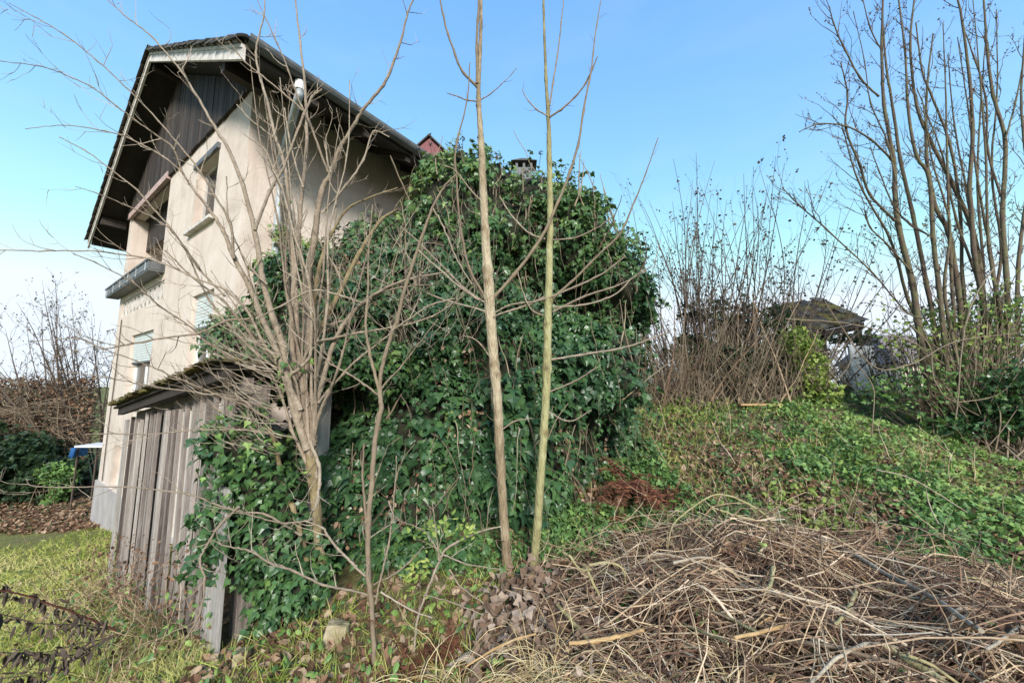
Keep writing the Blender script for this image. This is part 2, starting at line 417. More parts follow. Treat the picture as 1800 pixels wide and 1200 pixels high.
def wall_holes(g, u0, u1, z0, z1, holes, v=0.0, depth=.22):
    us = sorted({u0, u1, *[h[0] for h in holes], *[h[1] for h in holes]})
    zs = sorted({z0, z1, *[h[2] for h in holes], *[h[3] for h in holes]})
    for i in range(len(us) - 1):
        for j in range(len(zs) - 1):
            cu, cz = (us[i] + us[i + 1]) / 2, (zs[j] + zs[j + 1]) / 2
            if any(h[0] < cu < h[1] and h[2] < cz < h[3] for h in holes): continue
            g.add([H(us[i], v, zs[j]), H(us[i + 1], v, zs[j]), H(us[i + 1], v, zs[j + 1]), H(us[i], v, zs[j + 1])], [[3, 2, 1, 0]])
    for a, b_, c, d_ in holes:
        for q in ([(a, c), (a, d_)], [(b_, d_), (b_, c)], [(a, d_), (b_, d_)], [(b_, c), (a, c)]):
            (x0, y0), (x1, y1) = q
            g.add([H(x0, v, y0), H(x1, v, y1), H(x1, v + depth, y1), H(x0, v + depth, y0)], [[0, 1, 2, 3]])

W_UP = (1.22, 2.3, 2.72, 3.92)
W_L = (4.15, 6.05, -.45, 1.12)
W_R = (.85, 1.86, -.1, 1.48)
W_B = (5.25, 6.45, -2.28, -1.38)
LOG = (4.12, 7.42, 2.42, 4.36)
LAT = (3.75, 7.5, 1.70, 2.10)
g = Geo()
wall_holes(g, 0, WID, -2.36, 4.44, [W_UP, W_L, W_R, W_B, LOG, LAT])
build(g, 'gable_wall', M['plaster'], house)
# loggia recess and lattice backing
g = Geo()
a, b_, c, d_ = LOG
D = 1.3
for q in ([H(a, .22, c), H(a, D, c), H(a, D, d_), H(a, .22, d_)], [H(b_, .22, c), H(b_, D, c), H(b_, D, d_), H(b_, .22, d_)],
          [H(a, D, c), H(b_, D, c), H(b_, D, d_), H(a, D, d_)], [H(a, .22, c), H(b_, .22, c), H(b_, D, c), H(a, D, c)]):
    g.add(q, [[0, 1, 2, 3]])
build(g, 'loggia_wall', M['plaster'], house)
g = Geo(); g.add(*boxv(H(a, .22, d_ - .02), U * (b_ - a), V * (D - .22), Z * .05)); build(g, 'loggia_ceiling', M['soffit'], house)
g = Geo(); g.add(*boxv(H(a + .003, .3, 3.52), U * (b_ - a - .006), V * .04, Z * .80)); build(g, 'loggia_screen', M['dark_wood'], house)
a, b_, c, d_ = LAT
g = Geo(); g.add([H(a, .2, c), H(b_, .2, c), H(b_, .2, d_), H(a, .2, d_)], [[3, 2, 1, 0]]); build(g, 'lattice_backing', M['plinth'], house)
# perforated concrete blocks: frame with two crossing diagonals
nb = 11
bw = (b_ - a) / nb
def bar2(g, p, q, wd, v0, v1):
    (x0, y0), (x1, y1) = p, q
    dx, dy = x1 - x0, y1 - y0; L = math.hypot(dx, dy); nx, ny = -dy / L * wd / 2, dx / L * wd / 2
    g.add(*boxv(np.array([x0 - nx, v0, y0 - ny]), [dx, 0, dy], [2 * nx, 0, 2 * ny], [0, v1 - v0, 0]))
g = Geo(); hh = d_ - c
bar2(g, (.02, 0), (.02, hh), .036, .02, .12); bar2(g, (bw - .02, 0), (bw - .02, hh), .036, .02, .12)
bar2(g, (.03, .02), (bw - .03, .02), .036, .025, .118); bar2(g, (.03, hh - .02), (bw - .03, hh - .02), .036, .025, .118)
bar2(g, (.03, .03), (bw - .03, hh - .03), .045, .03, .11); bar2(g, (.03, hh - .03), (bw - .03, .03), .045, .034, .106)
lat_me = g.mesh('lattice_block', M['pale_wood'])
RH = Matrix((Vector(U).to_4d(), Vector(V).to_4d(), (0, 0, 1, 0), (0, 0, 0, 1))).transposed()
RH = Matrix(((U[0], V[0], 0, 0), (U[1], V[1], 0, 0), (0, 0, 1, 0), (0, 0, 0, 1)))
for k in range(nb):
    piece('lattice_block', lat_me, house, Matrix.Translation(H(a + k * bw, 0, c)) @ RH)
# long wall, far gable side, back
g = Geo()
g.add([H(0, 0, BASE), H(0, LEN, BASE), H(0, LEN, 4.75), H(0, 0, 4.75)], [[0, 1, 2, 3]])
build(g, 'long_wall', M['plaster'], house)
g = Geo()
g.add([H(WID, 0, BASE), H(WID, LEN, BASE), H(WID, LEN, 4.75), H(WID, 0, 4.75)], [[3, 2, 1, 0]])
g.add([H(0, LEN, BASE), H(WID, LEN, BASE), H(WID, LEN, 4.75), H(0, LEN, 4.75)], [[0, 1, 2, 3]])
build(g, 'rear_wall', M['plaster'], house)
g = Geo(); g.add(*boxv(H(0, -.05, BASE), U * (WID + .02), V * .05, Z * (-2.36 - BASE))); build(g, 'plinth', M['plinth'], house)
# gable cladding boards
x = -.05; bi = 0
while x < WID + .05:
    wdt = float(rng.uniform(.10, .145))
    x1 = min(x + wdt, WID + .08)
    zt0, zt1 = roofz(x) - .14, roofz(x1) - .14
    zb = 4.40 + float(rng.uniform(-.015, .015))
    pv = -.045 - float(rng.uniform(0, .012))
    g = Geo()
    if 4.05 < x < 7.4: zb = 4.50
    u0, u1 = x + .004, x1 - .004
    v_ = [H(u0, pv, zb), H(u1, pv, zb), H(u1, pv, zt1), H(u0, pv, zt0), H(u0, -.003, zb), H(u1, -.003, zb), H(u1, -.003, zt1), H(u0, -.003, zt0)]
    f_ = [[3, 2, 1, 0], [0, 1, 5, 4], [1, 2, 6, 5], [2, 3, 7, 6], [3, 0, 4, 7]]
    g.add(v_, f_, float(rng.uniform(0, 1)))
    build(g, 'cladding_board', M['dark_wood'], house)
    x = x1; bi += 1
g = Geo(); g.add([H(0, .001, 4.3), H(WID, .001, 4.3), H(WID, .001, roofz(WID) - .1), H(RIDGE_U, .001, RIDGE_Z - .1), H(0, .001, roofz(0) - .1)][:4] , [[0, 1, 2, 3]])
g.add([H(0, .002, 4.3), H(RIDGE_U, .002, RIDGE_Z - .1), H(0, .002, roofz(0) - .1)], [[0, 1, 2]])
build(g, 'gable_backing', M['soffit'], house)
# beam over the loggia
g = Geo(); g.add(*boxv(H(4.1, -.075, 4.34), U * 3.5, V * .12, Z * .15)); build(g, 'beam', M['pink_wood'], house)
# balcony trough / coping
g = Geo()
g.add(*boxv(H(3.8, -.24, 2.24), U * 4.25, V * .235, Z * .03)); g.add(*boxv(H(3.8, -.25, 2.275), U * 4.25, V * .03, Z * .19))
g.add(*boxv(H(3.77, -.27, 2.44), U * 4.31, V * .06, Z * .04)); g.add(*boxv(H(3.8, -.04, 2.275), U * 4.25, V * .035, Z * .17))
g.add(*boxv(H(3.79, -.22, 2.272), U * .02, V * .18, Z * .165)); g.add(*boxv(H(8.04, -.22, 2.272), U * .02, V * .18, Z * .165))
bal = build(g, 'balcony_trough', M['metal_dark'], house)
for k in range(6):
    g = Geo(); g.add(*boxv(H(4.0 + k * .77, -.262, 2.26), U * .03, V * .012, Z * .18)); build(g, 'bracket', M['zinc'], bal)

def window(rect, shutter=0.0, mull=.5, curtain=(.0, .0), sill=True, drop=.0):
    a, b_, c, d_ = rect
    g = Geo(); fw = .06
    v0 = .12
    for q in (boxv(H(a + .002, v0, c + .002), U * fw, V * .07, Z * (d_ - c - .004)), boxv(H(b_ - fw - .002, v0, c + .002), U * fw, V * .07, Z * (d_ - c - .004)),
              boxv(H(a + fw, v0 + .003, c + .002), U * (b_ - a - 2 * fw), V * .064, Z * fw), boxv(H(a + fw, v0 + .003, d_ - fw), U * (b_ - a - 2 * fw), V * .064, Z * (fw - .002)),
              boxv(H(a + (b_ - a) * mull - .04, v0 + .006, c + fw), U * .08, V * .056, Z * (d_ - c - 2 * fw))):
        g.add(*q)
    wo = build(g, 'window', M['white_paint'], house)
    g = Geo(); g.add(*boxv(H(a + fw, v0 + .03, c + fw), U * (b_ - a - 2 * fw), V * .008, Z * (d_ - c - 2 * fw))); build(g, 'pane', M['glass'], wo)
    if curtain[1] > curtain[0]:
        us = np.linspace(a + (b_ - a) * curtain[0], a + (b_ - a) * curtain[1], 40)
        g = Geo(); vv = []
        for i, u in enumerate(us):
            q = .30 + .025 * math.sin(i * 1.3); vv += [H(u, q, c + .05), H(u, q, d_)]
        g.add(vv, [[2 * i, 2 * i + 2, 2 * i + 3, 2 * i + 1] for i in range(39)]); build(g, 'curtain', M['curtain'], wo)
    g = Geo(); g.add([H(a - .2, .9, c - .2), H(b_ + .2, .9, c - .2), H(b_ + .2, .9, d_ + .2), H(a - .2, .9, d_ + .2)], [[3, 2, 1, 0]]); build(g, 'dark_backing', M['unlit_room'], wo)  # dark sheet behind the glass, coloured to stand in for interior shade
    if shutter:
        ns = max(3, int(shutter / .055)); g = Geo()
        for k in range(ns):
            zt = d_ - .003 - k * shutter / ns
            g.add(*boxv(H(a + .012, .055, zt - shutter / ns + .006), U * (b_ - a - .024), V * .02, Z * (shutter / ns - .007)))
        build(g, 'roller_shutter', M['shutter'], wo)
        g = Geo(); g.add(*boxv(H(a + .01, .048, d_ - shutter - .03), U * (b_ - a - .02), V * .035, Z * .028)); build(g, 'shutter_bar', M['metal_dark'], wo)
    if sill:
        g = Geo(); g.add(*boxv(H(a - .12, -.09, c - .055), U * (b_ - a + .24), V * .2, Z * .052)); build(g, 'sill', M['pale_wood'], wo)
    return wo
wu = window(W_UP, 0, .42, (.0, .0))
wu.data.materials[0] = M['pale_wood']
g = Geo(); g.add(*boxv(H(W_UP[0] - .04, -.05, W_UP[3] + .003), U * 1.2, V * .14, Z * .09)); build(g, 'lintel', M['metal_dark'], wu)
window(W_L, .62, .5, (.05, .95))
window(W_R, .55, .5, (.0, .9))
wb = window(W_B, 0, .5, (.0, .0), sill=False)

# roof: two slabs with dark board underside, tiles on top
for sgn, ue, nm in ((1, EAVE_U0, 'near'), (-1, EAVE_U1, 'far')):
    g = Geo()
    v_ = [H(ue, VERGE + .02, EAVE_Z - .10), H(RIDGE_U, VERGE + .02, RIDGE_Z - .10), H(RIDGE_U, LEN + .4, RIDGE_Z - .10), H(ue, LEN + .4, EAVE_Z - .10)]
    v_ = v_ + [q + Z * .07 for q in v_]
    f_ = [[0, 3, 2, 1], [4, 5, 6, 7], [0, 1, 5, 4], [1, 2, 6, 5], [2, 3, 7, 6], [3, 0, 4, 7]]
    g.add(v_, f_, .4)
    slab = build(g, 'roof', M['soffit'], house)
    # barge board, following the slope
    g = Geo(); th = .035
    za, zb = EAVE_Z - .10, RIDGE_Z - .10
    hgt = .20
    v_ = []
    for vv in (VERGE - .04, VERGE - .005):
        v_ += [H(ue, vv, za - hgt + .08), H(RIDGE_U, vv, zb - hgt + .08), H(RIDGE_U, vv, zb + .085), H(ue, vv, za + .085)]
    g.add(v_, [[0, 1, 2, 3], [7, 6, 5, 4], [0, 4, 5, 1], [1, 5, 6, 2], [2, 6, 7, 3], [3, 7, 4, 0]])
    build(g, 'barge_board', M['pale_wood'], house)
    if sgn > 0:
        for k in range(17):
            q = (k + .25) / 17.0; u0 = ue + (RIDGE_U - ue) * q; z0 = za + (zb - za) * q
            g = Geo(); g.add(*boxv(H(u0, VERGE - .075, z0 + .087), U * .19 + Z * .19 * SL, V * .05, Z * float(rng.uniform(.045, .07)))); build(g, 'verge_block', M['plank_grey'], slab)
    # thin pale strip under the far verge tiles
    g = Geo(); v_ = []
    for vv in (VERGE - .055, VERGE - .042):
        v_ += [H(ue, vv, za + .03), H(RIDGE_U, vv, zb + .03), H(RIDGE_U, vv, zb + .075), H(ue, vv, za + .075)]
    g.add(v_, [[0, 1, 2, 3], [7, 6, 5, 4], [0, 4, 5, 1], [1, 5, 6, 2], [2, 6, 7, 3], [3, 7, 4, 0]])
    build(g, 'verge_strip', M['pale_wood'], house)
    # soffit boards seen under the verge
    # tiles
    L = math.hypot(RIDGE_U - ue, RIDGE_Z - EAVE_Z)
    sd = np.array([(RIDGE_U - ue) / L, 0, (RIDGE_Z - EAVE_Z) / L])      # up the slope, in (u, v, z)
    nn = np.array([-sd[2], 0, sd[0]]) * (1 if sd[0] > 0 else -1)
    nc = 18; cl = L / nc; tw = .25
    # tile mesh: an arched pantile, local x across (v), y up the slope, z normal
    gt = Geo(); xs = np.linspace(0, tw * 1.04, 7)
    prof = np.array([0, .035, .055, .052, .03, .008, .0])
    ln = cl * 1.16; prof = prof * 1.0
    tv = [(x_, 0, p_ + .05) for x_, p_ in zip(xs, prof)] + [(x_, ln, p_) for x_, p_ in zip(xs, prof)] + [(x_, 0, p_ + .018) for x_, p_ in zip(xs, prof)] + [(x_, ln, p_ - .022) for x_, p_ in zip(xs, prof)]
    tf = []
    for i in range(6):
        tf += [[i, i + 1, 8 + i, 7 + i], [14 + i + 1, 14 + i, 21 + i, 22 + i], [14 + i, 15 + i, i + 1, i]]
    tf += [[0, 7, 21, 14], [6, 20, 27, 13]]
    mats = []
    for k in range(4):
        gt = Geo(); gt.add(tv, tf, k / 3.0); mats.append(gt.mesh('tile', M['roof_tile'], smooth=False))
    Us, Uv = U * sd[0] + Z * sd[2], V
    Un = U * nn[0] + Z * nn[2]
    R3 = Matrix(((Uv[0], Us[0], Un[0], 0), (Uv[1], Us[1], Un[1], 0), (Uv[2], Us[2], Un[2], 0), (0, 0, 0, 1)))
    gs = Geo(); ncol = int((LEN + .9) / tw)
    for j in range(ncol):
        for i in range(nc):
            base = H(ue, VERGE - .12 + j * tw, EAVE_Z - .03) + Us * (i * cl - .02) + Un * (.012 + float(rng.uniform(-.006, .012)))
            if j < 3 or (sgn > 0 and i == 0 and j < 30):
                piece('tile', mats[int(rng.integers(4))], slab, Matrix.Translation(base) @ R3 @ Matrix.Rotation(float(rng.uniform(-.02, .02)), 4, 'Z'))
            else:
                P = np.array(tv); gs.add(base + P[:, :1] * Uv + P[:, 1:2] * Us + P[:, 2:] * Un, tf, float(rng.random()))
    build(gs, 'tile_field', M['roof_tile'], slab, kind='stuff')
# ridge tiles
for k in range(9):
    g = Geo(); a_ = np.linspace(0, math.pi, 7)
    v_ = []
    for vv, r_ in ((VERGE - .1 + k * .4, .13), (VERGE - .1 + k * .4 + .44, .115)):
        v_ += [H(RIDGE_U + math.cos(q) * r_, vv, RIDGE_Z - .02 + math.sin(q) * r_) for q in a_]
    g.add(v_, [[i, i + 1, 8 + i, 7 + i] for i in range(6)], .5)
    build(g, 'ridge_tile', M['roof_tile'], house)
# purlins and rafter feet under the overhang
for u in (.0 - .35, RIDGE_U, WID + .5):
    g = Geo(); g.add(*boxv(H(u - .07, VERGE + .03, roofz(u) - .34), U * .14, V * .47, Z * .21)); build(g, 'purlin', M['dark_wood'], house)
for k in range(11):
    vv = .3 + k * .8
    g = Geo()
    q0, q1 = H(EAVE_U0 + .04, vv, roofz(EAVE_U0 + .04) - .22), H(-.003, vv, roofz(0) - .22)
    g.add(*boxv(q0, q1 - q0, V * .09, Z * .115)); build(g, 'rafter', M['dark_wood'], house)
# gutter and downpipe
g = Geo(); a_ = np.linspace(math.pi, 2 * math.pi, 9)
v_ = []
for vv in (VERGE - .02, LEN + .3):
    v_ += [H(EAVE_U0 - .06 + math.cos(q) * .10, vv, EAVE_Z + .05 + math.sin(q) * .10) for q in a_] + [H(EAVE_U0 - .06 + math.cos(q) * .092, vv, EAVE_Z + .05 + math.sin(q) * .092) for q in a_[::-1]]
g.add(v_, [[i, (i + 1) % 18, 18 + (i + 1) % 18, 18 + i] for i in range(18)])
build(g, 'gutter', M['metal_dark'], house)
g = Geo()
tube(g, catmull([H(EAVE_U0 - .02, .10, EAVE_Z - .07), H(EAVE_U0 - .02, .11, EAVE_Z - .2), H(EAVE_U0 + .1, .13, EAVE_Z - .30), H(-.22, .38, 3.42), H(-.1, .42, 3.3), H(-.09, .43, 3.1), H(-.09, .43, BASE + .3)], 6), .05, 10)
dp = build(g, 'downpipe', M['zinc'], house, smooth=True)
g = Geo(); tube(g, [H(EAVE_U0 - .02, .104, EAVE_Z - .18), H(EAVE_U0 - .018, .108, EAVE_Z - .06)], .066, 10); build(g, 'collar', M['white_paint'], dp)
# thin cable down the gable wall
g = Geo(); tube(g, catmull([H(7.25, -.02, 1.62), H(7.2, -.02, .4), H(7.25, -.02, -1.2), H(7.2, -.022, -2.3)], 6), .011, 5); build(g, 'cable', M['bark_dark'], house)

# ------------------------------------------------------------------ neighbour roofs beyond the ivy
nb_ = empty('neighbour_house', at(750, 330, 15) * np.array([1, 1, 0]), 'small red clad dormer top showing above the ivy beside the long eave', 'house')
P0 = at(750, 268, 15)
g = Geo()
def gable(g, c, wx, dy, h, zb):
    c = np.asarray(c)
    v_ = [c + [-wx, 0, zb], c + [wx, 0, zb], c + [wx, 0, 0], c + [0, 0, h], c + [-wx, 0, 0]]
    v_ = v_ + [q + np.array([0, dy, 0]) for q in v_]
    g.add(v_, [[0, 1, 2, 4], [5, 9, 7, 6], [0, 5, 6, 1], [1, 6, 7, 2], [4, 9, 5, 0]]); g.add([v_[4], v_[2], v_[3], v_[9], v_[7], v_[8]], [[0, 1, 2], [3, 5, 4]])
gable(g, P0 + np.array([.1, 0, .15]), .55, 2, .5, -2.5)
build(g, 'dormer', M['red_cladding'], nb_)
for sx in (-1, 1):
    g = Geo(); c = P0 + np.array([.1, -.12, .15]); top = c + [0, 0, .58]
    e = c + np.array([sx * .72, 0, -.13])
    g.add(*boxv(e, top - e, [0, 2.1, 0], [0, 0, .07])); build(g, 'dormer_roof', M['roof_tile'], nb_)
g = Geo(); c = P0 + np.array([.0, .6, .55]); g.add(*boxv(c + [-.2, 0, 0], [.4, 0, 0], [0, .4, 0], [0, 0, .22])); ch = build(g, 'chimney', M['stone'], nb_)
for dx in (-.2, .12):
    g = Geo(); g.add(*boxv(c + [dx, .003, .222], [.08, 0, 0], [0, .39, 0], [0, 0, .12])); build(g, 'chimney_post', M['stone'], ch)
g = Geo(); g.add(*boxv(c + [-.26, -.06, .345], [.52, 0, 0], [0, .52, 0], [0, 0, .05])); build(g, 'chimney_cap', M['stone'], ch)
# second: a grey chimney cap with a hipped cover, further right
c = at(921, 292, 15)
chm = empty('chimney', c * np.array([1, 1, 0]), 'grey chimney with a hipped cap poking above the ivy crown', 'chimney')
g = Geo(); g.add(*boxv(c + [-.36, 0, -2.5], [.72, 0, 0], [0, .6, 0], [0, 0, 2.45])); build(g, 'shaft', M['grey_cladding'], chm)
for dx in (-.36, -.05, .26):
    g = Geo(); g.add(*boxv(c + [dx, .003, -.047], [.1, 0, 0], [0, .59, 0], [0, 0, .25])); build(g, 'post', M['grey_cladding'], chm)
g = Geo(); q = c + np.array([0, .3, .205])
v_ = [q + [-.56, -.42, 0], q + [.56, -.42, 0], q + [.56, .42, 0], q + [-.56, .42, 0], q + [-.12, 0, .36], q + [.12, 0, .36]]
g.add(v_, [[3, 2, 1, 0]]); g.add(v_, [[0, 1, 5], [0, 5, 4], [1, 2, 5], [2, 3, 4], [2, 4, 5], [3, 0, 4]]); build(g, 'cap', M['roof_tile'], chm)

# ------------------------------------------------------------------ the old shed against the house
S0 = np.array([-1.894, 2.65, CAMZ])
def S(u, v, z): return S0 + U * u + V * v + Z * z
shed = empty('shed', S(1.5, .6, -2.1), 'weathered lean-to shed of grey vertical slats under a mossy tile roof', 'shed')
def eavez(u): return .17 - .125 * (u + .2)
u = .30
k = 0
pl = []
while u < 3.16:
    wd = float(rng.choice([.03, .035, .04, .045, .05, .07]))
    pl.append((u, wd)); u += wd + float(rng.uniform(.022, .05)); k += 1
for u, wd in pl:
    base = S(u, 0, 0); zb = gz(base[0], base[1]) - CAMZ - .1 + float(rng.uniform(0, .12))
    zt = eavez(u) - .16 + float(rng.uniform(-.05, .03))
    v0 = float(rng.uniform(-.025, .035)); lean = float(rng.normal(0, .03)); th = float(rng.uniform(.018, .03))
    g = Geo(); nseg = 4
    tv = []
    for i in range(nseg + 1):
        z = zb + (zt - zb) * i / nseg; du = lean * (i / nseg - .4) + float(rng.normal(0, .002)); 
        for a, bq in ((u + du, v0), (u + du + wd, v0 + float(rng.uniform(-.003, .003))), (u + du + wd, v0 + th), (u + du, v0 + th)):
            tv.append(S(a, bq, z))
    fq = []
    for i in range(nseg):
        for q in range(4):
            fq.append([i * 4 + q, i * 4 + (q + 1) % 4, i * 4 + 4 + (q + 1) % 4, i * 4 + 4 + q])
    fq += [[0, 3, 2, 1], [nseg * 4, nseg * 4 + 1, nseg * 4 + 2, nseg * 4 + 3]]
    g.add(tv, fq, float(rng.beta(1.6, 1.3)))
    build(g, 'plank', M['plank'], shed)
# the two wide silvery boards at the near end
for (u, wd, top, bot, mt) in ((.02, .15, -.72, -2.05, 'plank_grey'), (.185, .085, -.5, -2.05, 'plank_grey'), (3.18, .07, -.42, -2.6, 'plank_grey')):
    g = Geo(); g.add(*boxv(S(u, -.045, bot), U * wd + Z * .0, V * .03, Z * (top - bot) + U * .02)); o = build(g, 'plank', M[mt], shed)
    if u < .1: o['label'] = 'wide silvery board at the near end'
# posts, header, rafters
for (u, v, wd) in ((.12, .10, .11), (1.1, .06, .10), (2.2, .06, .10), (3.0, .06, .10), (.2, .62, .13), (.2, 1.15, .12)):
    p_ = S(u, v, 0); zb = gz(p_[0], p_[1]) - CAMZ - .2
    g = Geo(); g.add(*boxv(S(u, v, zb), U * wd, V * wd, Z * (eavez(u) - .13 - zb))); build(g, 'post', M['plank_grey'] if v > .3 else M['plank'], shed)
g = Geo(); p0, p1 = S(.12, .035, eavez(.12) - .2), S(3.2, .035, eavez(3.2) - .2)
g.add(*boxv(p0, p1 - p0, V * .06, Z * .12)); build(g, 'header_beam', M['plank'], shed)
g = Geo(); p0, p1 = S(.06, -.12, eavez(.06) - .10), S(3.22, -.12, eavez(3.22) - .10)
g.add(*boxv(p0, p1 - p0, V * .05, Z * .075)); build(g, 'verge_beam', M['dark_wood'], shed)
for v in (.35, .8):
    g = Geo(); p0, p1 = S(.08, v, eavez(.08) - .12), S(2.9, v, eavez(2.9) - .12)
    g.add(*boxv(p0, p1 - p0, V * .07, Z * .09)); build(g, 'rafter', M['dark_wood'], shed)
g = Geo()
p0, p1 = S(.05, -.15, eavez(.05) - .022), S(2.92, -.15, eavez(2.92) - .022)
g.add(*boxv(p0, p1 - p0, V * 1.2, Z * .022)); p0, p1 = S(2.925, -.15, eavez(2.925) - .022), S(3.3, -.15, eavez(3.3) - .022)
g.add(*boxv(p0, p1 - p0, V * .8, Z * .022)); roofb = build(g, 'roof', M['dark_wood'], shed)
tm = []
for k in range(5):
    g = Geo()
    wv = float(rng.uniform(.16, .19))
    bx_v, bx_f = boxv([0, 0, 0], [wv, 0, .0], [0, .44, 0], [0, 0, .022])
    bx_v = bx_v + rng.normal(0, .004, bx_v.shape)
    g.add(bx_v, bx_f, k / 4); 
    tm.append(g.mesh('tile', M['moss_tile']))
for j in range(3):
    for i in range(19):
        u = .0 + i * .175
        if j > 1 and u > 2.75: continue
        Mx = Matrix.Translation(S(u + float(rng.uniform(-.01, .01)), -.20 + j * .42 + float(rng.uniform(-.02, .02)), eavez(u) + .008 + .012 * (i % 2) + float(rng.uniform(0, .01)))) @ RH
        Mx = Mx @ Matrix.Rotation(.125 + float(rng.uniform(-.01, .07)), 4, 'Y') @ Matrix.Rotation(float(rng.uniform(-.05, .05)), 4, 'X')
        piece('tile', tm[int(rng.integers(5))], roofb, Mx)
g = Geo()
n_ = 1500
uu = rng.uniform(.0, 3.25, n_); vv = -.22 + np.abs(rng.normal(0, .16, n_))
P = S0 + np.outer(uu, U) + np.outer(vv, V) + np.outer(.17 - .125 * (uu + .2) + .03, Z) + rng.normal(0, .008, (n_, 3))
scatter(g, OVAL_V, OVAL_F, P, rand_unit(n_) * .6 + Z, rand_unit(n_), rng.uniform(.012, .035, n_), rng.random(n_))
build(g, 'moss', M['moss_tile'], roofb, kind='stuff')

# ------------------------------------------------------------------ ivy
CAMV = np.array([0, 0, CAMZ])
def blob_mesh(blobs, voxel=.11, amp=.0, cav=()):
    me = bpy.data.meshes.new('tmp'); bm = bmesh.new()
    for (c, r) in blobs:
        q = bmesh.ops.create_icosphere(bm, subdivisions=3, radius=1)
        r = np.broadcast_to(np.asarray(r, float), (3,))
        for v_ in q['verts']: v_.co = Vector((c[0] + v_.co.x * r[0], c[1] + v_.co.y * r[1], c[2] + v_.co.z * r[2]))
    bm.to_mesh(me); bm.free()
    o = bpy.data.objects.new('tmp', me); COL.objects.link(o)
    md = o.modifiers.new('r', 'REMESH'); md.mode = 'VOXEL'; md.voxel_size = voxel
    dg = bpy.context.evaluated_depsgraph_get()
    ev = o.evaluated_get(dg).to_mesh()
    nv = len(ev.vertices); co = np.zeros(nv * 3, np.float32); ev.vertices.foreach_get('co', co); co = co.reshape(-1, 3).astype(float)
    no = np.zeros(nv * 3, np.float32); ev.vertices.foreach_get('normal', no); no = no.reshape(-1, 3).astype(float)
    fc = [tuple(p_.vertices) for p_ in ev.polygons]
    bpy.data.objects.remove(o); 
    disp = np.array([mnoise.fractal(Vector(c * 1.7), 1.0, 2.0, 4) for c in co]) * .20 + np.array([mnoise.noise(Vector(c * .95 + np.array((7.0, 3.0, 1.0)))) for c in co]) * amp
    co = co + no * disp[:, None]
    for c_, r_, a_ in cav:
        co = co + (np.asarray(c_) - CAMV) / np.linalg.norm(np.asarray(c_) - CAMV) * (a_ * np.exp(-np.sum((co - c_) ** 2, axis=1) / r_ ** 2))[:, None]
    return co, no, np.array([f for f in fc if len(f) == 4])

def sample(co, quads, n, wfun):
    a, b_, c, d_ = [co[quads[:, i]] for i in range(4)]
    nr = np.cross(c - a, d_ - b_); ar = np.linalg.norm(nr, axis=1) / 2
    nr = nr / (2 * ar[:, None] + 1e-9); ctr = (a + b_ + c + d_) / 4
    wgt = ar * wfun(ctr, nr); wgt /= wgt.sum()
    k = rng.choice(len(quads), n, p=wgt)
    s_, t_ = rng.random((n, 1)), rng.random((n, 1))
    P = (a[k] * (1 - s_) + b_[k] * s_) * (1 - t_) + (d_[k] * (1 - s_) + c[k] * s_) * t_
    return P, nr[k]

CAM = np.array([0, 0, CAMZ])
def facing(c, nr):
    tc = CAM - c; tc = tc / np.linalg.norm(tc, axis=1, keepdims=True)
    f = np.sum(tc * nr, axis=1)
    dist = np.linalg.norm(CAM - c, axis=1)
    return np.where((f > -.35) & (c[:, 2] > ground_z(c[:, 0], c[:, 1]) - .1), 1.0, .0) * np.clip(4.5 / dist, .5, 1.6)

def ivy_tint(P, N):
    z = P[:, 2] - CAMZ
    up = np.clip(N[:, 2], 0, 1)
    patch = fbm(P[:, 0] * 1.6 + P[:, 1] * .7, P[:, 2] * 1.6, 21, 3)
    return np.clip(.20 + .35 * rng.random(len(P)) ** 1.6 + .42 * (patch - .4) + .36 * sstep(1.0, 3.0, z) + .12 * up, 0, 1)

ivy_blobs = []
def cb(x, y, z, r): ivy_blobs.append((np.array([x, y, z + CAMZ]), r))
cb(-.30, 5.35, 1.25, (1.55, 1.15, 2.0))
cb(.35, 5.25, 1.75, (1.15, 1.0, 1.15)); cb(1.12, 5.35, 1.35, (.85, .85, .85)); cb(1.35, 5.5, 1.15, (.6, .6, .5))
cb(-.4, 5.2, 2.3, (.9, .9, .95)); cb(-.9, 5.0, 1.75, (.95, .85, .9)); cb(-.95, 5.25, 2.4, (.65, .7, .85)); cb(-1.7, 5.0, 1.65, (.6, .6, .8)); cb(-2.15, 4.9, 1.3, (.5, .5, .7))
cb(-1.45, 4.7, 1.15, (.95, .8, .95)); cb(-1.95, 4.5, .75, (.8, .75, .9)); cb(-2.3, 4.6, .75, (.6, .6, .7))
cb(.3, 4.75, .2, (1.2, .8, 1.3)); cb(-.7, 4.5, .2, (1.1, .7, 1.0))
for i in range(13):
    t_ = .12 + i / 13.0
    x = -1.75 + 2.75 * t_
    y = np.interp(x, [-1.75, -.9, .1, .55, 1.2], [3.28, 3.5, 3.68, 3.95, 4.75])
    inx, iny = -.51 * .5, .86 * .5
    top = .02 + .35 * sstep(.35, .8, t_)
    zb = gz(x, y) - CAMZ - .1
    cb(x + inx, y + iny, (top + zb) / 2, (.5, .5, (top - zb) / 2 + .1))
    cb(x + inx, y + iny, zb + .5, (.5, .52, .7))
cb(1.15, 5.1, -.95, (.5, .5, .4)); cb(1.3, 5.8, -.6, (.6, .6, .4))
ivy = empty('ivy', (-.3, 4.4, gz(-.3, 4.4)), 'huge dark green ivy mound swallowing the shed front, taller than the shrubs', 'ivy')
co, no, qd = blob_mesh(ivy_blobs, .11, .34, [(at(1015, 545, 4.5), .42, .8), (at(725, 430, 4.4), .34, .75), (at(620, 625, 3.6), .35, .5), (at(900, 470, 4.3), .28, .5), (at(830, 650, 4.0), .3, .35), (at(1090, 610, 4.9), .42, .8), (at(960, 400, 4.4), .22, .4)])
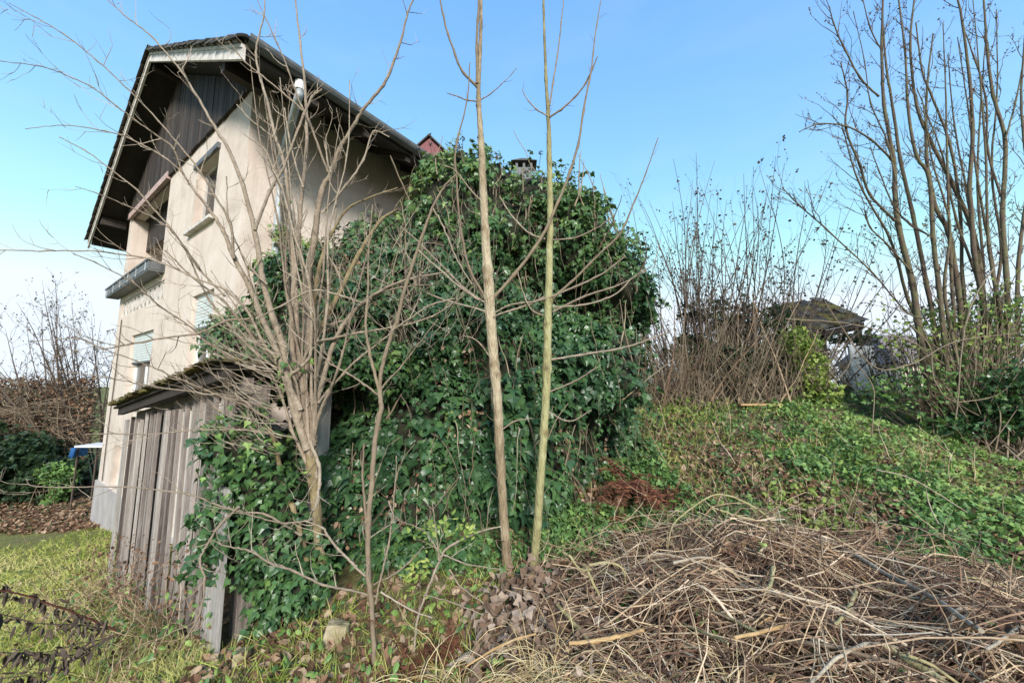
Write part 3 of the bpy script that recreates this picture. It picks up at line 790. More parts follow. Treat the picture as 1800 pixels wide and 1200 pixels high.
g = Geo(); g.add(co - no * .10, qd, .5); build(g, 'stem_mass', M['ivy_core'], ivy, smooth=True, kind='stuff')  # solid near-black shell, shade between the leaves put into its colour
NL = 44000
CAV = [(at(1015, 545, 4.9), .36), (at(725, 430, 4.7), .30), (at(620, 625, 3.8), .30), (at(900, 470, 4.5), .22), (at(1085, 600, 5.2), .36), (at(960, 400, 4.5), .18), (at(690, 560, 4.2), .2), (at(800, 880, 3.6), .16), (at(480, 820, 3.1), .16)]
def ivy_weight(c, nr):
    wt = facing(c, nr) * (.12 + 1.3 * sstep(.36, .60, fbm(c[:, 0] * 2.3 + c[:, 1] * 1.1, c[:, 2] * 2.1 + c[:, 1], 71, 3)))
    for q, r_ in CAV: wt = wt * (1 - .9 * np.exp(-np.sum((c - q) ** 2, axis=1) / r_ ** 2))
    return wt
P, N = sample(co, qd, NL, ivy_weight)
hang = np.array([0, 0, -1.0])
Nl = N * .7 + rand_unit(NL) * .75 + np.array([0, 0, .25]) + (CAM - P) / np.linalg.norm(CAM - P, axis=1, keepdims=True) * .25
Dl = hang + rand_unit(NL) * .55
off = rng.uniform(-.2, .08, NL)
# lumps: some sprays stand further out
lump = fbm(P[:, 0] * 3 + P[:, 1], P[:, 2] * 3, 5, 3)
P2 = P + N * (off + .5 * (lump - .45))[:, None]
Sz = (.03 + .075 * rng.random(NL) ** 1.5) * np.where(P[:, 2] - CAMZ < .1, 1.2, 1.0)
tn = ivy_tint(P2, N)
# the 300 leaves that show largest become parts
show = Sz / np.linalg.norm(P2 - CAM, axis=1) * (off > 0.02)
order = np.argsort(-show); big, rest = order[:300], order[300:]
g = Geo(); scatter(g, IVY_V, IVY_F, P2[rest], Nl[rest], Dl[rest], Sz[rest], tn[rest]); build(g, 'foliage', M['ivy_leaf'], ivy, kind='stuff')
leafm = []
for k in range(6):
    g = Geo(); v_ = np.array(IVY_V) + rng.normal(0, .025, (9, 3)); g.add(v_, IVY_F, .2 + .12 * k); leafm.append(g.mesh('leaf', M['ivy_leaf']))
def leaf_matrix(p, nn_, dd, s_):
    nn_ = nn_ / np.linalg.norm(nn_); dd = dd - nn_ * np.dot(nn_, dd); dd = dd / np.linalg.norm(dd); xx = np.cross(dd, nn_)
    return Matrix(((xx[0] * s_, dd[0] * s_, nn_[0] * s_, p[0]), (xx[1] * s_, dd[1] * s_, nn_[1] * s_, p[1]), (xx[2] * s_, dd[2] * s_, nn_[2] * s_, p[2]), (0, 0, 0, 1)))
for k in big:
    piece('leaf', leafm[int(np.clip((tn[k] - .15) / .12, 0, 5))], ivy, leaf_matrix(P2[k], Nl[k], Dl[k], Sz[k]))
# loose sprays that stand out from the mound
Ps, Ns = sample(co, qd, 520, facing)
SP, SN, SD, SS = [], [], [], []
gs = Geo()
for p_, n_ in zip(Ps, Ns):
    dd = n_ * .8 + rand_unit(1)[0] * .7 + Z * rng.uniform(-.5, .5); q = p_ - n_ * .05; pts = [q]
    for i in range(int(rng.integers(4, 8))):
        dd = dd + np.array([0, 0, -.16]) + rand_unit(1)[0] * .25; dd /= np.linalg.norm(dd); q = q + dd * rng.uniform(.04, .075); pts.append(q)
        for _ in range(2):
            SP.append(q + rand_unit(1)[0] * .025); SN.append(Z * .5 + n_ * .6 + rand_unit(1)[0] * .6); SD.append(dd * .5 + hang * .7 + rand_unit(1)[0] * .6); SS.append(rng.uniform(.035, .075))
    tube(gs, pts, np.linspace(.004, .002, len(pts)), 3, .4)
SP, SN, SD, SS = map(np.array, (SP, SN, SD, SS))
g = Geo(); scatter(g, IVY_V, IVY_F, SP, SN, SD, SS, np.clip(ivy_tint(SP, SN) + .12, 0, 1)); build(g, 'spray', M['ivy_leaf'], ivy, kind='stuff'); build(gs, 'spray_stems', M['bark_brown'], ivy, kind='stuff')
# brown stems running up the mound, showing in the gaps, and withered leaves caught in it
g = Geo()
Ps, Ns = sample(co, qd, 140, lambda c, nr: facing(c, nr) * (nr[:, 2] < .5))
for p_, n_ in zip(Ps, Ns):
    q = p_ - n_ * .04; pts = [q]; dd = Z + rand_unit(1)[0] * .5
    for i in range(9):
        dd = dd * .8 + Z * .25 + rand_unit(1)[0] * .3; dd = dd - n_ * np.dot(dd, n_) * .8; dd /= np.linalg.norm(dd); q = q + dd * .09; pts.append(q)
    tube(g, catmull(pts, 2), np.linspace(rng.uniform(.006, .014), .004, 19), 5, float(rng.random()))
build(g, 'creeper_stems', M['bark_brown'], ivy, smooth=True, kind='stuff')
g = Geo(); k = 900; Pd, Nd = sample(co, qd, k, lambda c, nr: facing(c, nr) * sstep(.5, .62, fbm(c[:, 0] * 1.9, c[:, 2] * 1.9, 91, 3)))
scatter(g, CURL_V, CURL_F, Pd + Nd * .03, Nd + rand_unit(k), hang + rand_unit(k) * .6, rng.uniform(.025, .06, k), rng.random(k)); build(g, 'withered_leaves', M['dry_leaf'], ivy, kind='stuff')
# fruit heads on stalks along the top
g = Geo()
P, N = sample(co, qd, 150, lambda c, nr: np.where((nr[:, 2] > .45) & (c[:, 2] - CAMZ > 1.6), 1.0, 0.0) * (np.abs(c[:, 1] - 5) < 1.0) + 1e-9)
for p_, n_ in zip(P, N):
    d_ = n_ * .5 + Z * .6 + rand_unit(1)[0] * .3; d_ /= np.linalg.norm(d_); ln = rng.uniform(.08, .24)
    tip = p_ + d_ * ln
    tube(g, [p_ - d_ * .05, p_ + d_ * ln * .5 + rand_unit(1)[0] * .01, tip], .004, 3)
    for q in range(12):
        e = tip + rand_unit(1)[0] * .026; r_ = rng.uniform(.008, .012)
        g.add(e + r_ * np.array([(1, 0, 0), (-1, 0, 0), (0, 1, 0), (0, -1, 0), (0, 0, 1), (0, 0, -1)]), [(0, 2, 4), (2, 1, 4), (1, 3, 4), (3, 0, 4), (2, 0, 5), (1, 2, 5), (3, 1, 5), (0, 3, 5)], .5)
build(g, 'berries', M['berry'], ivy, kind='stuff')
# loose hanging shoots over the face
g = Geo()
P, N = sample(co, qd, 320, facing)
for p_, n_ in zip(P, N):
    q = p_ + n_ * .06; pts = [q]
    dd = n_ * .4 + rand_unit(1)[0] * .5 + np.array([0, 0, -.5])
    for i in range(9):
        dd = dd * .8 + np.array([0, 0, -.25]) + rand_unit(1)[0] * .2; pts.append(pts[-1] + dd / np.linalg.norm(dd) * rng.uniform(.05, .12))
    tube(g, pts, np.linspace(.0045, .0018, 10), 3, float(rng.random()))
build(g, 'shoots', M['bark_brown'], ivy, kind='stuff')

# ivy climbing the house wall by the downpipe, and over the shed roof
def small_ivy(name, blobs, n, label, lo=.05, hi=.09, tintadd=0.0, base=None):
    co, no, qd = blob_mesh(blobs, .09)
    b0 = base if base is not None else np.mean([b_[0] for b_ in blobs], axis=0)
    o = empty(name, b0, label, 'ivy', 'smaller ivy growths')
    g = Geo(); g.add(co - no * .08, qd, .5); build(g, 'stem_mass', M['ivy_core'], o, smooth=True, kind='stuff')  # opaque dark shell whose colour stands in for shade inside the growth
    P, N = sample(co, qd, n, lambda c, nr: np.where(np.sum((CAM - c) * nr, axis=1) > -.5, 1.0, 0.02))
    P = P + N * rng.uniform(-.12, .07, n)[:, None]
    g = Geo(); scatter(g, IVY_V, IVY_F, P, N * .7 + rand_unit(n) * .6 + Z * .25, hang + rand_unit(n) * .6, rng.uniform(lo, hi, n), np.clip(ivy_tint(P, N) + tintadd, 0, 1))
    build(g, 'foliage', M['ivy_leaf'], o, kind='stuff')
    return o
bl = [(H(-.12, v_, z_), (r_ * .75, r_ * .75, r_)) for v_, z_, r_ in ((.1, .6, .42), (.45, 1.0, .5), (.75, 1.5, .5), (.95, 1.95, .40), (1.4, 1.3, .6), (1.7, 1.9, .45), (1.1, .7, .7), (.35, 1.75, .22), (.5, 2.3, .16), (.55, 2.7, .12))]
small_ivy('ivy', bl, 4200, 'yellowish green ivy climbing the house wall around the pale downpipe', .05, .085, .22, H(-.1, .8, -1))
bl = [(S(u_, v_, eavez(u_) + .05), (r_, r_, r_ * .8)) for u_, v_, r_ in ((.2, .5, .28), (.7, .7, .32), (1.2, .9, .34), (1.7, .8, .28), (.1, 1.1, .36), (2.2, .75, .2), (.7, 1.4, .4), (.1, .45, .2), (.08, .7, .24), (.1, 1.0, .3), (.1, 1.3, .3), (.12, .2, .14))]
small_ivy('ivy', bl, 5200, 'low ivy mat creeping over the mossy shed roof', .035, .07, .2)
bl = [(S(u_, v_, z_), (.16, .16, r_)) for u_, v_, z_, r_ in ((.28, -.02, -.45, .3), (.25, -.02, -.95, .3), (.12, .12, -.4, .4), (.0, .25, -1.0, .5), (-.1,.4,-1.3,.4))]
small_ivy('ivy', bl, 1300, 'ragged ivy strand hanging over the near end of the grey slats', .035, .075, .15)
bl = [(np.array([x_, y_, gz(x_, y_) + h_]), r_) for x_, y_, h_, r_ in ((-1.62, 2.75, .1, .16), (-1.5, 2.85, .16, .18), (-1.15, 3.1, .08, .12), (-.95, 3.15, .1, .14), (-.35, 3.1, .08, .16), (-.65, 3.1, .12, .18))]
small_ivy('ivy', bl, 1300, 'bright ivy clump at the foot of the many stemmed bare shrub', .03, .07, .25)

# ------------------------------------------------------------------ bare woody plants
def px_line(pts, d0, d1, n=5, rmul=.8, jit=0.0):
    """pts (px, py, width_px): a traced stem whose depth runs from d0 to d1"""
    pts = np.asarray(pts, float)
    seg = np.r_[0, np.cumsum(np.hypot(np.diff(pts[:, 0]), np.diff(pts[:, 1])))]
    dd = d0 + (d1 - d0) * seg / seg[-1]
    P = np.array([at(a, b_, c) for (a, b_, _), c in zip(pts, dd)])
    R = pts[:, 2] * .5 * dd / F * rmul * F / np.sqrt(F * F + (pts[:, 0] - 900) ** 2 + (pts[:, 1] - 600) ** 2)
    Pc = catmull(P, n); Rc = np.interp(np.linspace(0, 1, len(Pc)), np.linspace(0, 1, len(R)), R)
    if jit: Pc[1:-1] += rng.normal(0, jit * .4, Pc[1:-1].shape)
    return Pc, Rc

def knots(R, every=5, amt=.35):
    R = R.copy(); R[::every] *= 1 + amt; return R

def grow(g, p, d, L, r, level, up=.25, wig=.16, nseg=6, kids=(3, 6), ang=(.5, 1.0), tint=None, sides=4, tips=None, ratio=.55):
    d = d / np.linalg.norm(d); pts = [np.asarray(p, float)]; st = L / nseg
    for i in range(nseg):
        d = d + rng.normal(0, wig, 3) + np.array([0, 0, up * .25]); d /= np.linalg.norm(d); pts.append(pts[-1] + d * st * rng.uniform(.85, 1.15))
    pts = np.array(pts); R = np.linspace(r, r * .35, nseg + 1)
    if r > .003: R = knots(R, 2, .3)
    tube(g, pts, R, sides if r > .004 else 3, float(rng.random()) if tint is None else tint)
    if tips is not None: tips.append(pts)
    if level > 0:
        for k in range(int(rng.integers(kids[0], kids[1] + 1))):
            i = int(rng.integers(1, nseg + 1)); dd = pts[i] - pts[i - 1]; dd /= np.linalg.norm(dd)
            q = np.cross(dd, rand_unit(1)[0]); q /= np.linalg.norm(q) + 1e-9; a_ = rng.uniform(*ang)
            grow(g, pts[i], dd * math.cos(a_) + q * math.sin(a_), L * ratio * rng.uniform(.5, 1.1), max(r * .55, .0016), level - 1, up, wig, max(3, nseg - 1), kids, ang, tint, sides, tips, ratio)

def twigs_on(g, P, R, every, L, r, level=1, up=.4, start=.2, ang=(.5, 1.0), tips=None, wig=.14, kids=(1, 3)):
    n = len(P); i = int(n * start)
    while i < n - 1:
        dd = P[i + 1] - P[i]; dd = dd / (np.linalg.norm(dd) + 1e-9)
        q = np.cross(dd, rand_unit(1)[0]); q /= np.linalg.norm(q) + 1e-9; a_ = rng.uniform(*ang)
        grow(g, P[i], dd * math.cos(a_) + q * math.sin(a_), L * rng.uniform(.4, 1.2), min(r, R[i] * .6), level, up, wig, 5, kids, ang, tips=tips)
        i += max(1, int(rng.poisson(every)))

def plant_from(name, loc, label, cat, stems, branches, mat, bmat=None, twig=None, group=None, tmat=None, wmul=.8):
    o = empty(name, loc, label, cat, group)
    gt = Geo(); tips = []
    for (pts, d0, d1) in stems:
        P, R = px_line(pts, d0, d1, 6, wmul, jit=.004)
        g = Geo(); tube(g, P, knots(R, 6, .12), 8, float(rng.uniform(.3, .7))); build(g, 'stem', M[mat], o, smooth=True)
        if twig: twigs_on(gt, P, R, tips=tips, **twig)
    for (pts, d0, d1) in branches:
        P, R = px_line(pts, d0, d1, 6, wmul, jit=.004)
        g = Geo(); tube(g, P, knots(R, 6, .35), 6, float(rng.uniform(.1, .8))); build(g, 'branch', M[bmat or mat], o, smooth=True)
        if twig: twigs_on(gt, P, R, tips=tips, **twig)
    if gt.n: build(gt, 'twigs', M[tmat or bmat or mat], o, kind='stuff')
    return o, tips

# --- the big many stemmed shrub, left of centre
Tst = [
 ([(572,1050,24),(563,980,24),(556,900,25),(552,850,28),(549,815,31),(546,780,27),(540,740,22)], 2.92, 2.84),
 ([(540,790,20),(517,720,19),(503,653,19),(497,607,18),(480,560,17),(462,490,16),(450,417,14),(427,326,12),(399,257,10),(377,223,9),(345,167,8),(318,125,7),(264,62,6),(222,30,5),(185,-4,4)], 2.95, 2.35),
 ([(545,790,20),(533,720,20),(537,650,20),(545,587,20),(540,550,19),(542,483,18),(552,427,17),(554,412,16),(565,337,15),(582,304,13),(597,262,11),(624,217,10),(639,191,9),(674,150,9),(691,112,8),(706,67,7),(716,26,6),(728,-4,5)], 2.97, 2.75),
 ([(535,745,16),(515,633,15),(513,567,14),(517,500,14),(522,443,13),(526,394,12),(532,330,11),(537,281,11),(539,225,10),(536,150,8),(528,79,7),(519,-4,5)], 2.99, 2.8),
 ([(535,740,14),(527,640,13),(522,560,12),(518,480,12),(509,375,11),(504,319,11),(500,289,10),(489,255,10),(481,229,9),(472,187,9),(459,142,8),(450,101,7),(453,71,6),(464,28,5),(466,-4,4)], 3.0, 2.8),
 ([(530,750,16),(513,690,15),(500,650,15),(475,590,15),(455,545,15),(437,500,14),(411,454,13),(393,407,11),(364,363,9),(340,333,7),(320,302,6)], 2.93, 2.45),
 ([(551,780,15),(553,767,14),(557,707,14),(570,660,12),(583,613,12),(600,577,11),(617,553,10),(637,533,9),(670,510,7),(720,490,5),(790,478,3)], 2.95, 2.8),
 ([(542,640,14),(548,605,14),(567,573,13),(583,540,13),(603,503,12),(631,446,11),(669,388,8),(699,368,5)], 3.0, 2.9),
 ([(545,620,12),(550,560,12),(557,493,11),(570,440,10),(583,410,8),(612,367,6),(655,345,5),(699,330,3)], 2.98, 2.85),
 ([(470,740,10),(485,790,12),(497,847,13),(513,887,14),(527,933,14),(540,985,14)], 3.0, 2.97),
 ([(528,720,15),(508,668,9),(527,647,9),(543,630,9),(547,600,8),(547,540,7),(542,490,7),(530,450,6),(515,405,6),(504,360,6),(494,326,6),(481,300,5),(466,264,5),(429,236,3)], 2.9, 2.5),
 ([(510,700,10),(487,633,9),(467,610,8),(443,560,8),(427,537,7),(395,509,6),(340,488,6),(308,472,5),(257,454,5),(172,442,5),(84,441,5),(-4,440,4)], 2.9, 2.1),
]
Tbr = [
 ([(577,303,7),(560,259,7),(545,217,6),(530,187,6),(517,154,5),(507,124,5),(487,75,4),(468,34,4),(450,-4,3)], 2.85, 2.7),
 ([(566,375,6),(609,326,6),(639,281,6),(656,232,4),(684,241,3)], 2.87, 2.75),
 ([(448,405,8),(474,337,8),(496,300,7),(511,262,7),(534,202,7),(549,170,7),(566,157,5)], 2.5, 2.75),
 ([(534,195,6),(507,172,6),(462,135,5),(429,107,5),(402,73,3)], 2.8, 2.6),
 ([(481,244,5),(474,236,5),(440,210,4),(416,184,3)], 2.8, 2.7),
 ([(411,454,8),(404,392,7),(376,342,6),(353,304,6),(327,269,6),(276,210,5),(228,160,5),(172,108,5),(112,60,5),(60,30,4),(16,6,3)], 2.6, 2.0),
 ([(330,318,6),(320,302,6),(304,260,6),(272,236,5),(238,212,5),(204,186,5),(160,153,5),(112,131,4),(72,117,4),(-4,107,3)], 2.45, 2.0),
 ([(320,302,5),(288,276,5),(256,258,5),(224,242,5),(184,230,4),(112,220,3),(44,227,2)], 2.45, 2.1),
 ([(395,520,6),(350,472,6),(304,406,5),(276,374,5),(240,334,5),(190,294,4),(148,264,4),(104,241,3)], 2.7, 2.2),
 ([(350,470,5),(304,408,5),(264,380,5),(224,362,4),(168,339,3),(132,328,2)], 2.6, 2.2),
 ([(450,650,6),(400,622,6),(368,604,6),(338,577,5),(308,556,5),(281,538,5),(254,514,5),(227,492,4),(164,460,4),(128,446,3)], 2.85, 2.2),
 ([(440,560,6),(395,565,6),(350,585,6),(284,594,6),(251,601,6),(212,607,6),(179,612,5),(140,595,4),(60,600,3)], 2.75, 2.2),
 ([(470,735,6),(430,712,5),(395,699,5),(362,685,5),(326,670,5),(284,652,5),(239,634,4),(179,612,4),(130,590,3)], 2.9, 2.2),
 ([(480,720,5),(430,705,5),(350,690,5),(290,682,4),(245,675,4),(180,662,3),(100,652,3)], 2.9, 2.3),
 ([(520,770,5),(470,760,5),(420,755,5),(356,755,5),(313,758,4),(265,763,4),(222,762,4),(150,763,3)], 2.9, 2.3),
 ([(530,940,6),(470,905,6),(430,900,5),(396,892,5),(333,869,5),(225,856,4),(117,856,4),(58,854,4),(46,842,3)], 2.9, 2.2),
 ([(663,1048,5),(607,1035,6),(567,1027,6),(517,1003,6),(473,987,6),(437,967,5),(400,960,4),(370,948,3)], 2.5, 2.35),
 ([(555,912,5),(500,918,4),(440,905,4),(420,895,3)], 2.85, 2.7),
 ([(420,890,7),(385,925,7),(362,960,7),(352,985,6),(360,1020,6),(350,1080,5),(315,1140,4)], 2.5, 2.35),
 ([(560,707,7),(577,687,7),(603,657,6),(630,630,6),(647,617,5),(700,575,3)], 2.9, 2.75),
 ([(527,647,8),(551,604,7),(585,595,7),(630,585,6),(690,575,5),(760,556,4),(815,520,3)], 2.9, 2.7),
 ([(637,533,6),(600,520,5),(550,510,5),(500,535,5),(450,560,4)], 2.8, 2.65),
 ([(545,775,8),(560,815,8),(562,850,8),(555,890,7),(548,900,5)], 2.82, 2.8),
 ([(470,500,5),(440,470,5),(410,415,4),(400,370,4),(398,310,3)], 2.7, 2.6),
 ([(487,640,7),(450,600,7),(415,555,7),(392,528,6),(370,513,6),(330,480,5),(290,440,4)], 2.85, 2.5),
 ([(487,650,7),(440,610,7),(403,573,6),(370,530,6),(345,480,5),(330,440,4)], 2.9, 2.6),
 ([(603,503,6),(590,470,5),(570,440,5),(560,420,4)], 2.95, 2.9),
 ([(567,573,6),(610,560,5),(660,520,5),(710,505,4),(760,500,3)], 2.95, 2.8),
 ([(533,330,6),(520,290,5),(508,240,5),(500,190,4)], 2.8, 2.75),
 ([(582,304,6),(575,280,5),(573,250,4),(574,235,3)], 2.8, 2.75),
]
for k in range(14):
    x0, y0 = 547 + rng.normal(0, 3), rng.uniform(800, 850); x1 = float(np.clip(rng.normal(500, 110), 300, 740)); y1 = rng.uniform(60, 420) + abs(x1 - 520) * .5
    m_ = [(x0 + (x1 - x0) * q ** 1.3 + rng.normal(0, 6) * (0 < q < 1), y0 + (y1 - y0) * q, 7.0 * (1 - q) + 2.2) for q in (0, .2, .4, .6, .8, 1)]
    Tbr.append((m_, 3.0 + rng.normal(0, .02), 2.75 + rng.normal(0, .15)))
Tst = Tst[:1] + [(a, b_ - .13, c_ - .13) for a, b_, c_ in Tst[1:]]
Tbr = [(a, b_ - .13, c_ - .13) for a, b_, c_ in Tbr]
bx = at(572, 1050, 2.92)
big_shrub, tips = plant_from('bare_shrub', (bx[0], bx[1], gz(bx[0], bx[1])), 'large bare many stemmed shrub with pale stems fanning in front of the house', 'shrub', Tst, Tbr, 'bark_trunk', 'bark_pale', wmul=.76,
    twig=dict(every=4, L=.24, r=.0032, level=1, up=.4, start=.2, ang=(.5, 1.1)))
for ch in big_shrub.children:
    if ch.name.startswith('stem') and len(ch.data.vertices) > 8 * 50: ch.data.materials[0] = M['bark_pale']
# bristle of short dead shoots left of the trunk and right of it
g = Geo()
for k in range(150):
    y = rng.uniform(600, 800); x = 505 - abs(rng.normal(0, 60)); p_ = at(x, y, rng.uniform(2.55, 2.95))
    grow(g, p_, np.array([-1.0, rng.normal(0, .4), rng.uniform(-.15, .55)]), rng.uniform(.2, .55), rng.uniform(.0018, .003), 1, .5, .14, 5, (0, 2), (.5, 1))
for k in range(110):
    x = rng.uniform(560, 830); y = rng.uniform(430, 620); p_ = at(x, y, rng.uniform(2.75, 3.1))
    grow(g, p_, np.array([rng.normal(.1, .7), rng.normal(0, .4), rng.uniform(.2, 1.0)]), rng.uniform(.2, .5), rng.uniform(.0016, .003), 1, .3, .16, 5, (1, 2), (.5, 1.0))
build(g, 'dead_shoots', M['bark_pale'], big_shrub, kind='stuff')
# a few young leaves still on the shrub
g = Geo(); n_ = 80
ctr = [(475, 650, 2.7), (500, 640, 2.7), (440, 790, 2.55), (415, 830, 2.5), (380, 870, 2.45), (470, 780, 2.7), (410, 760, 2.5)]
P = np.array([at(*[a + q for a, q in zip(ctr[int(rng.integers(len(ctr)))], (rng.normal(0, 20), rng.normal(0, 22), rng.normal(0, .05)))]) for _ in range(n_)])
scatter(g, IVY_V, IVY_F, P, rand_unit(n_) + (CAM - P) * .3, hang + rand_unit(n_) * .6, rng.uniform(.025, .055, n_), rng.random(n_)); build(g, 'leaves', M['cover_leaf'], big_shrub, kind='stuff')

# --- the two tall saplings
def sapling(name, stem, d0, d1, branches, mat, label, tipy):
    b0 = at(stem[0][0], stem[0][1], d0)
    o = empty(name, (b0[0], b0[1], gz(b0[0], b0[1])), label, 'sapling', 'two tall bare saplings')
    P, R = px_line(stem, d0, d1, 8, jit=.003)
    R = R * (1 + .035 * rng.normal(size=len(R))); kn = rng.integers(4, len(R) - 2, 12); R[kn] *= rng.uniform(1.08, 1.22, 12)
    P = np.vstack([[b0[0], b0[1], gz(b0[0], b0[1]) - .1], P]); R = np.r_[R[0] * 1.9, R]; R[1] *= 1.35; R[2] *= 1.18; R[3] *= 1.07
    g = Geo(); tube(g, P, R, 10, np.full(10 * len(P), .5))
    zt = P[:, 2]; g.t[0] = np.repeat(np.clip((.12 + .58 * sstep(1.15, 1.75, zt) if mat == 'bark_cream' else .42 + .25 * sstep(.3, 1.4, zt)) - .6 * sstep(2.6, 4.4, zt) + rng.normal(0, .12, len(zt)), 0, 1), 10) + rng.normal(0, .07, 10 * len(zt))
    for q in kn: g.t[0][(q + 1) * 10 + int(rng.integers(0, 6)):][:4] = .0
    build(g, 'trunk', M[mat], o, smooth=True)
    gt = Geo()
    for pts, e0, e1 in branches:
        Pb, Rb = px_line(pts, e0, e1, 6, jit=.003)
        g = Geo(); tube(g, Pb, knots(Rb, 5, .3), 6, float(rng.uniform(.2, .7))); build(g, 'branch', M['bark_pale'] if pts[0][2] < 6 else M['bark_brown'], o, smooth=True)
        twigs_on(gt, Pb, Rb, 7, .12, .0022, 0, .5, .3)
    twigs_on(gt, P, R, 5, .14, .003, 0, .5, .15, (.7, 1.2))
    build(gt, 'twigs', M['bark_brown'], o, kind='stuff')
sapling('sapling', [(892,1000,22),(886,920,21),(879,800,20),(874,700,21),(867,620,22),(860,520,25),(854,430,21),(849,330,19),(846,250,16),(842,190,14),(841,150,13),(845,70,11),(846,-6,9)], 3.1, 3.1, [
 ([(841,155,9),(812,124,7),(795,82,6),(782,41,6),(773,-5,5)], 3.1, 3.0),
 ([(839,148,10),(838,75,9),(841,19,8),(842,-5,8)], 3.09, 3.05),
 ([(866,525,8),(911,474,8),(950,420,8),(973,374,7),(999,309,7),(1016,255,6),(1027,187,6),(1039,124,5),(1046,64,4),(1056,2,3)], 3.1, 2.9),
 ([(851,520,6),(823,466,6),(808,386,5),(803,317,5),(801,262,5),(821,176,4),(826,110,3)], 3.1, 3.0),
 ([(866,540,5),(820,510,5),(780,470,4),(730,420,4),(705,400,3)], 3.1, 3.0),
 ([(867,552,4),(830,540,4),(790,530,4),(750,515,3)], 3.1, 2.95),
 ([(847,355,4),(828,335,4),(800,300,3),(775,290,2)], 3.1, 3.0),
 ([(848,380,3),(825,370,3),(815,355,2)], 3.1, 3.0),
 ([(868,550,4),(900,535,4),(940,530,4),(975,520,4)], 3.1, 3.05),
 ([(840,178,4),(820,176,4),(800,168,3),(785,164,2)], 3.1, 3.05), ([(846,175,4),(865,163,3),(890,140,2),(908,120,2)], 3.1, 3.0),
 ([(870,640,3),(840,600,3),(815,590,2)], 3.1, 3.0), ([(876,760,3),(905,740,3),(935,735,2)], 3.1, 3.05)],
 'bark_cream', 'tall cream barked sapling, forked high up, left of its yellow green twin', 0)
sapling('sapling', [(936,1008,19),(944,930,20),(950,840,19),(956,760,18),(961,660,19),(963,560,18),(965,480,17),(967,380,15),(966,300,14),(964,210,11),(960,140,9),(957,60,8),(955,-6,7)], 3.12, 3.05, [
 ([(966,206,6),(990,190,6),(1020,160,5),(1037,132,5),(1050,100,3)], 3.05, 3.0),
 ([(966,186,5),(973,140,5),(982,80,4),(991,-4,3)], 3.05, 3.0),
 ([(962,204,4),(940,190,4),(925,172,3),(918,158,2)], 3.05, 3.0),
 ([(970,525,6),(1010,490,6),(1050,450,5),(1090,410,5),(1113,360,4),(1135,305,3),(1157,242,2)], 3.1, 2.9),
 ([(972,520,5),(1020,500,5),(1060,480,4),(1100,450,3)], 3.1, 2.95),
 ([(972,548,5),(1030,520,5),(1090,500,4),(1145,468,3)], 3.1, 2.9),
 ([(972,540,4),(1030,535,4),(1080,518,4),(1110,490,3)], 3.1, 2.9),
 ([(970,632,5),(1030,622,5),(1100,610,4),(1180,582,3)], 3.1, 2.8),
 ([(958,420,4),(930,410,4),(900,380,4),(878,345,3)], 3.1, 3.0),
 ([(968,422,4),(1010,418,4),(1050,400,3),(1080,378,2)], 3.1, 3.0),
 ([(960,520,5),(930,535,5),(890,548,4),(868,556,3)], 3.1, 3.05),
 ([(958,555,4),(935,545,4),(920,515,3),(910,478,3)], 3.1, 3.0),
 ([(962,690,4),(1010,670,4),(1050,645,3)], 3.1, 2.95), ([(960,720,3),(1000,740,3),(1040,720,2)], 3.1, 2.95)],
 'bark_green', 'tall slim yellow green sapling standing right of the cream barked one', 0)

# --- the thin crooked sapling in front, left
o, _ = plant_from('young_tree', tuple(at(655, 1183, 2.3) * np.array([1, 1, 0]) + np.array([0, 0, gz(*at(655, 1183, 2.3)[:2])])), 'thin crooked young tree splitting into a pale arching limb before the ivy', 'tree', [
 ([(656,1195,13),(657,1133,12),(652,1053,13),(648,1013,13),(647,927,13),(653,853,12),(658,790,12),(663,750,11),(670,717,11),(667,683,11)], 2.3, 2.5),
 ([(667,685,9),(670,655,9),(677,625,9),(690,583,9),(697,567,9),(710,513,8),(727,460,8),(743,413,7),(760,367,6),(780,330,5),(805,303,4)], 2.5, 2.45),
 ([(666,683,8),(657,650,7),(650,620,7),(643,580,6),(645,540,6),(647,500,5),(648,430,4),(655,360,3)], 2.5, 2.6),
 ([(645,935,8),(641,880,6),(637,830,5),(640,780,4)], 2.4, 2.45)], [
 ([(664,693,5),(640,675,5),(610,655,4),(583,640,4),(550,610,3)], 2.5, 2.45),
 ([(670,683,5),(690,660,4),(703,647,4),(735,605,3),(770,560,2)], 2.5, 2.4),
 ([(650,1020,6),(620,990,6),(595,965,6),(575,940,6),(567,927,5),(535,915,3)], 2.4, 2.45),
 ([(652,1028,4),(690,1010,4),(720,987,4),(745,960,3)], 2.4, 2.3),
 ([(650,945,3),(690,915,3),(683,880,3)], 2.4, 2.35), ([(660,1060,4),(670,1010,5),(683,960,5),(690,900,4),(696,840,3),(697,800,2)], 2.35, 2.45),
 ([(670,1040,4),(720,1070,4),(760,1085,3)], 2.35, 2.25), ([(690,580,5),(720,560,4),(760,535,4),(800,525,3)], 2.48, 2.4),
 ([(735,440,4),(780,480,4),(830,520,4),(850,530,3)], 2.46, 2.4), ([(760,365,4),(780,400,4),(800,450,3),(830,500,3)], 2.46, 2.4)],
 'bark_brown', 'bark_pale', twig=dict(every=8, L=.2, r=.003, level=1, up=.3, start=.3))
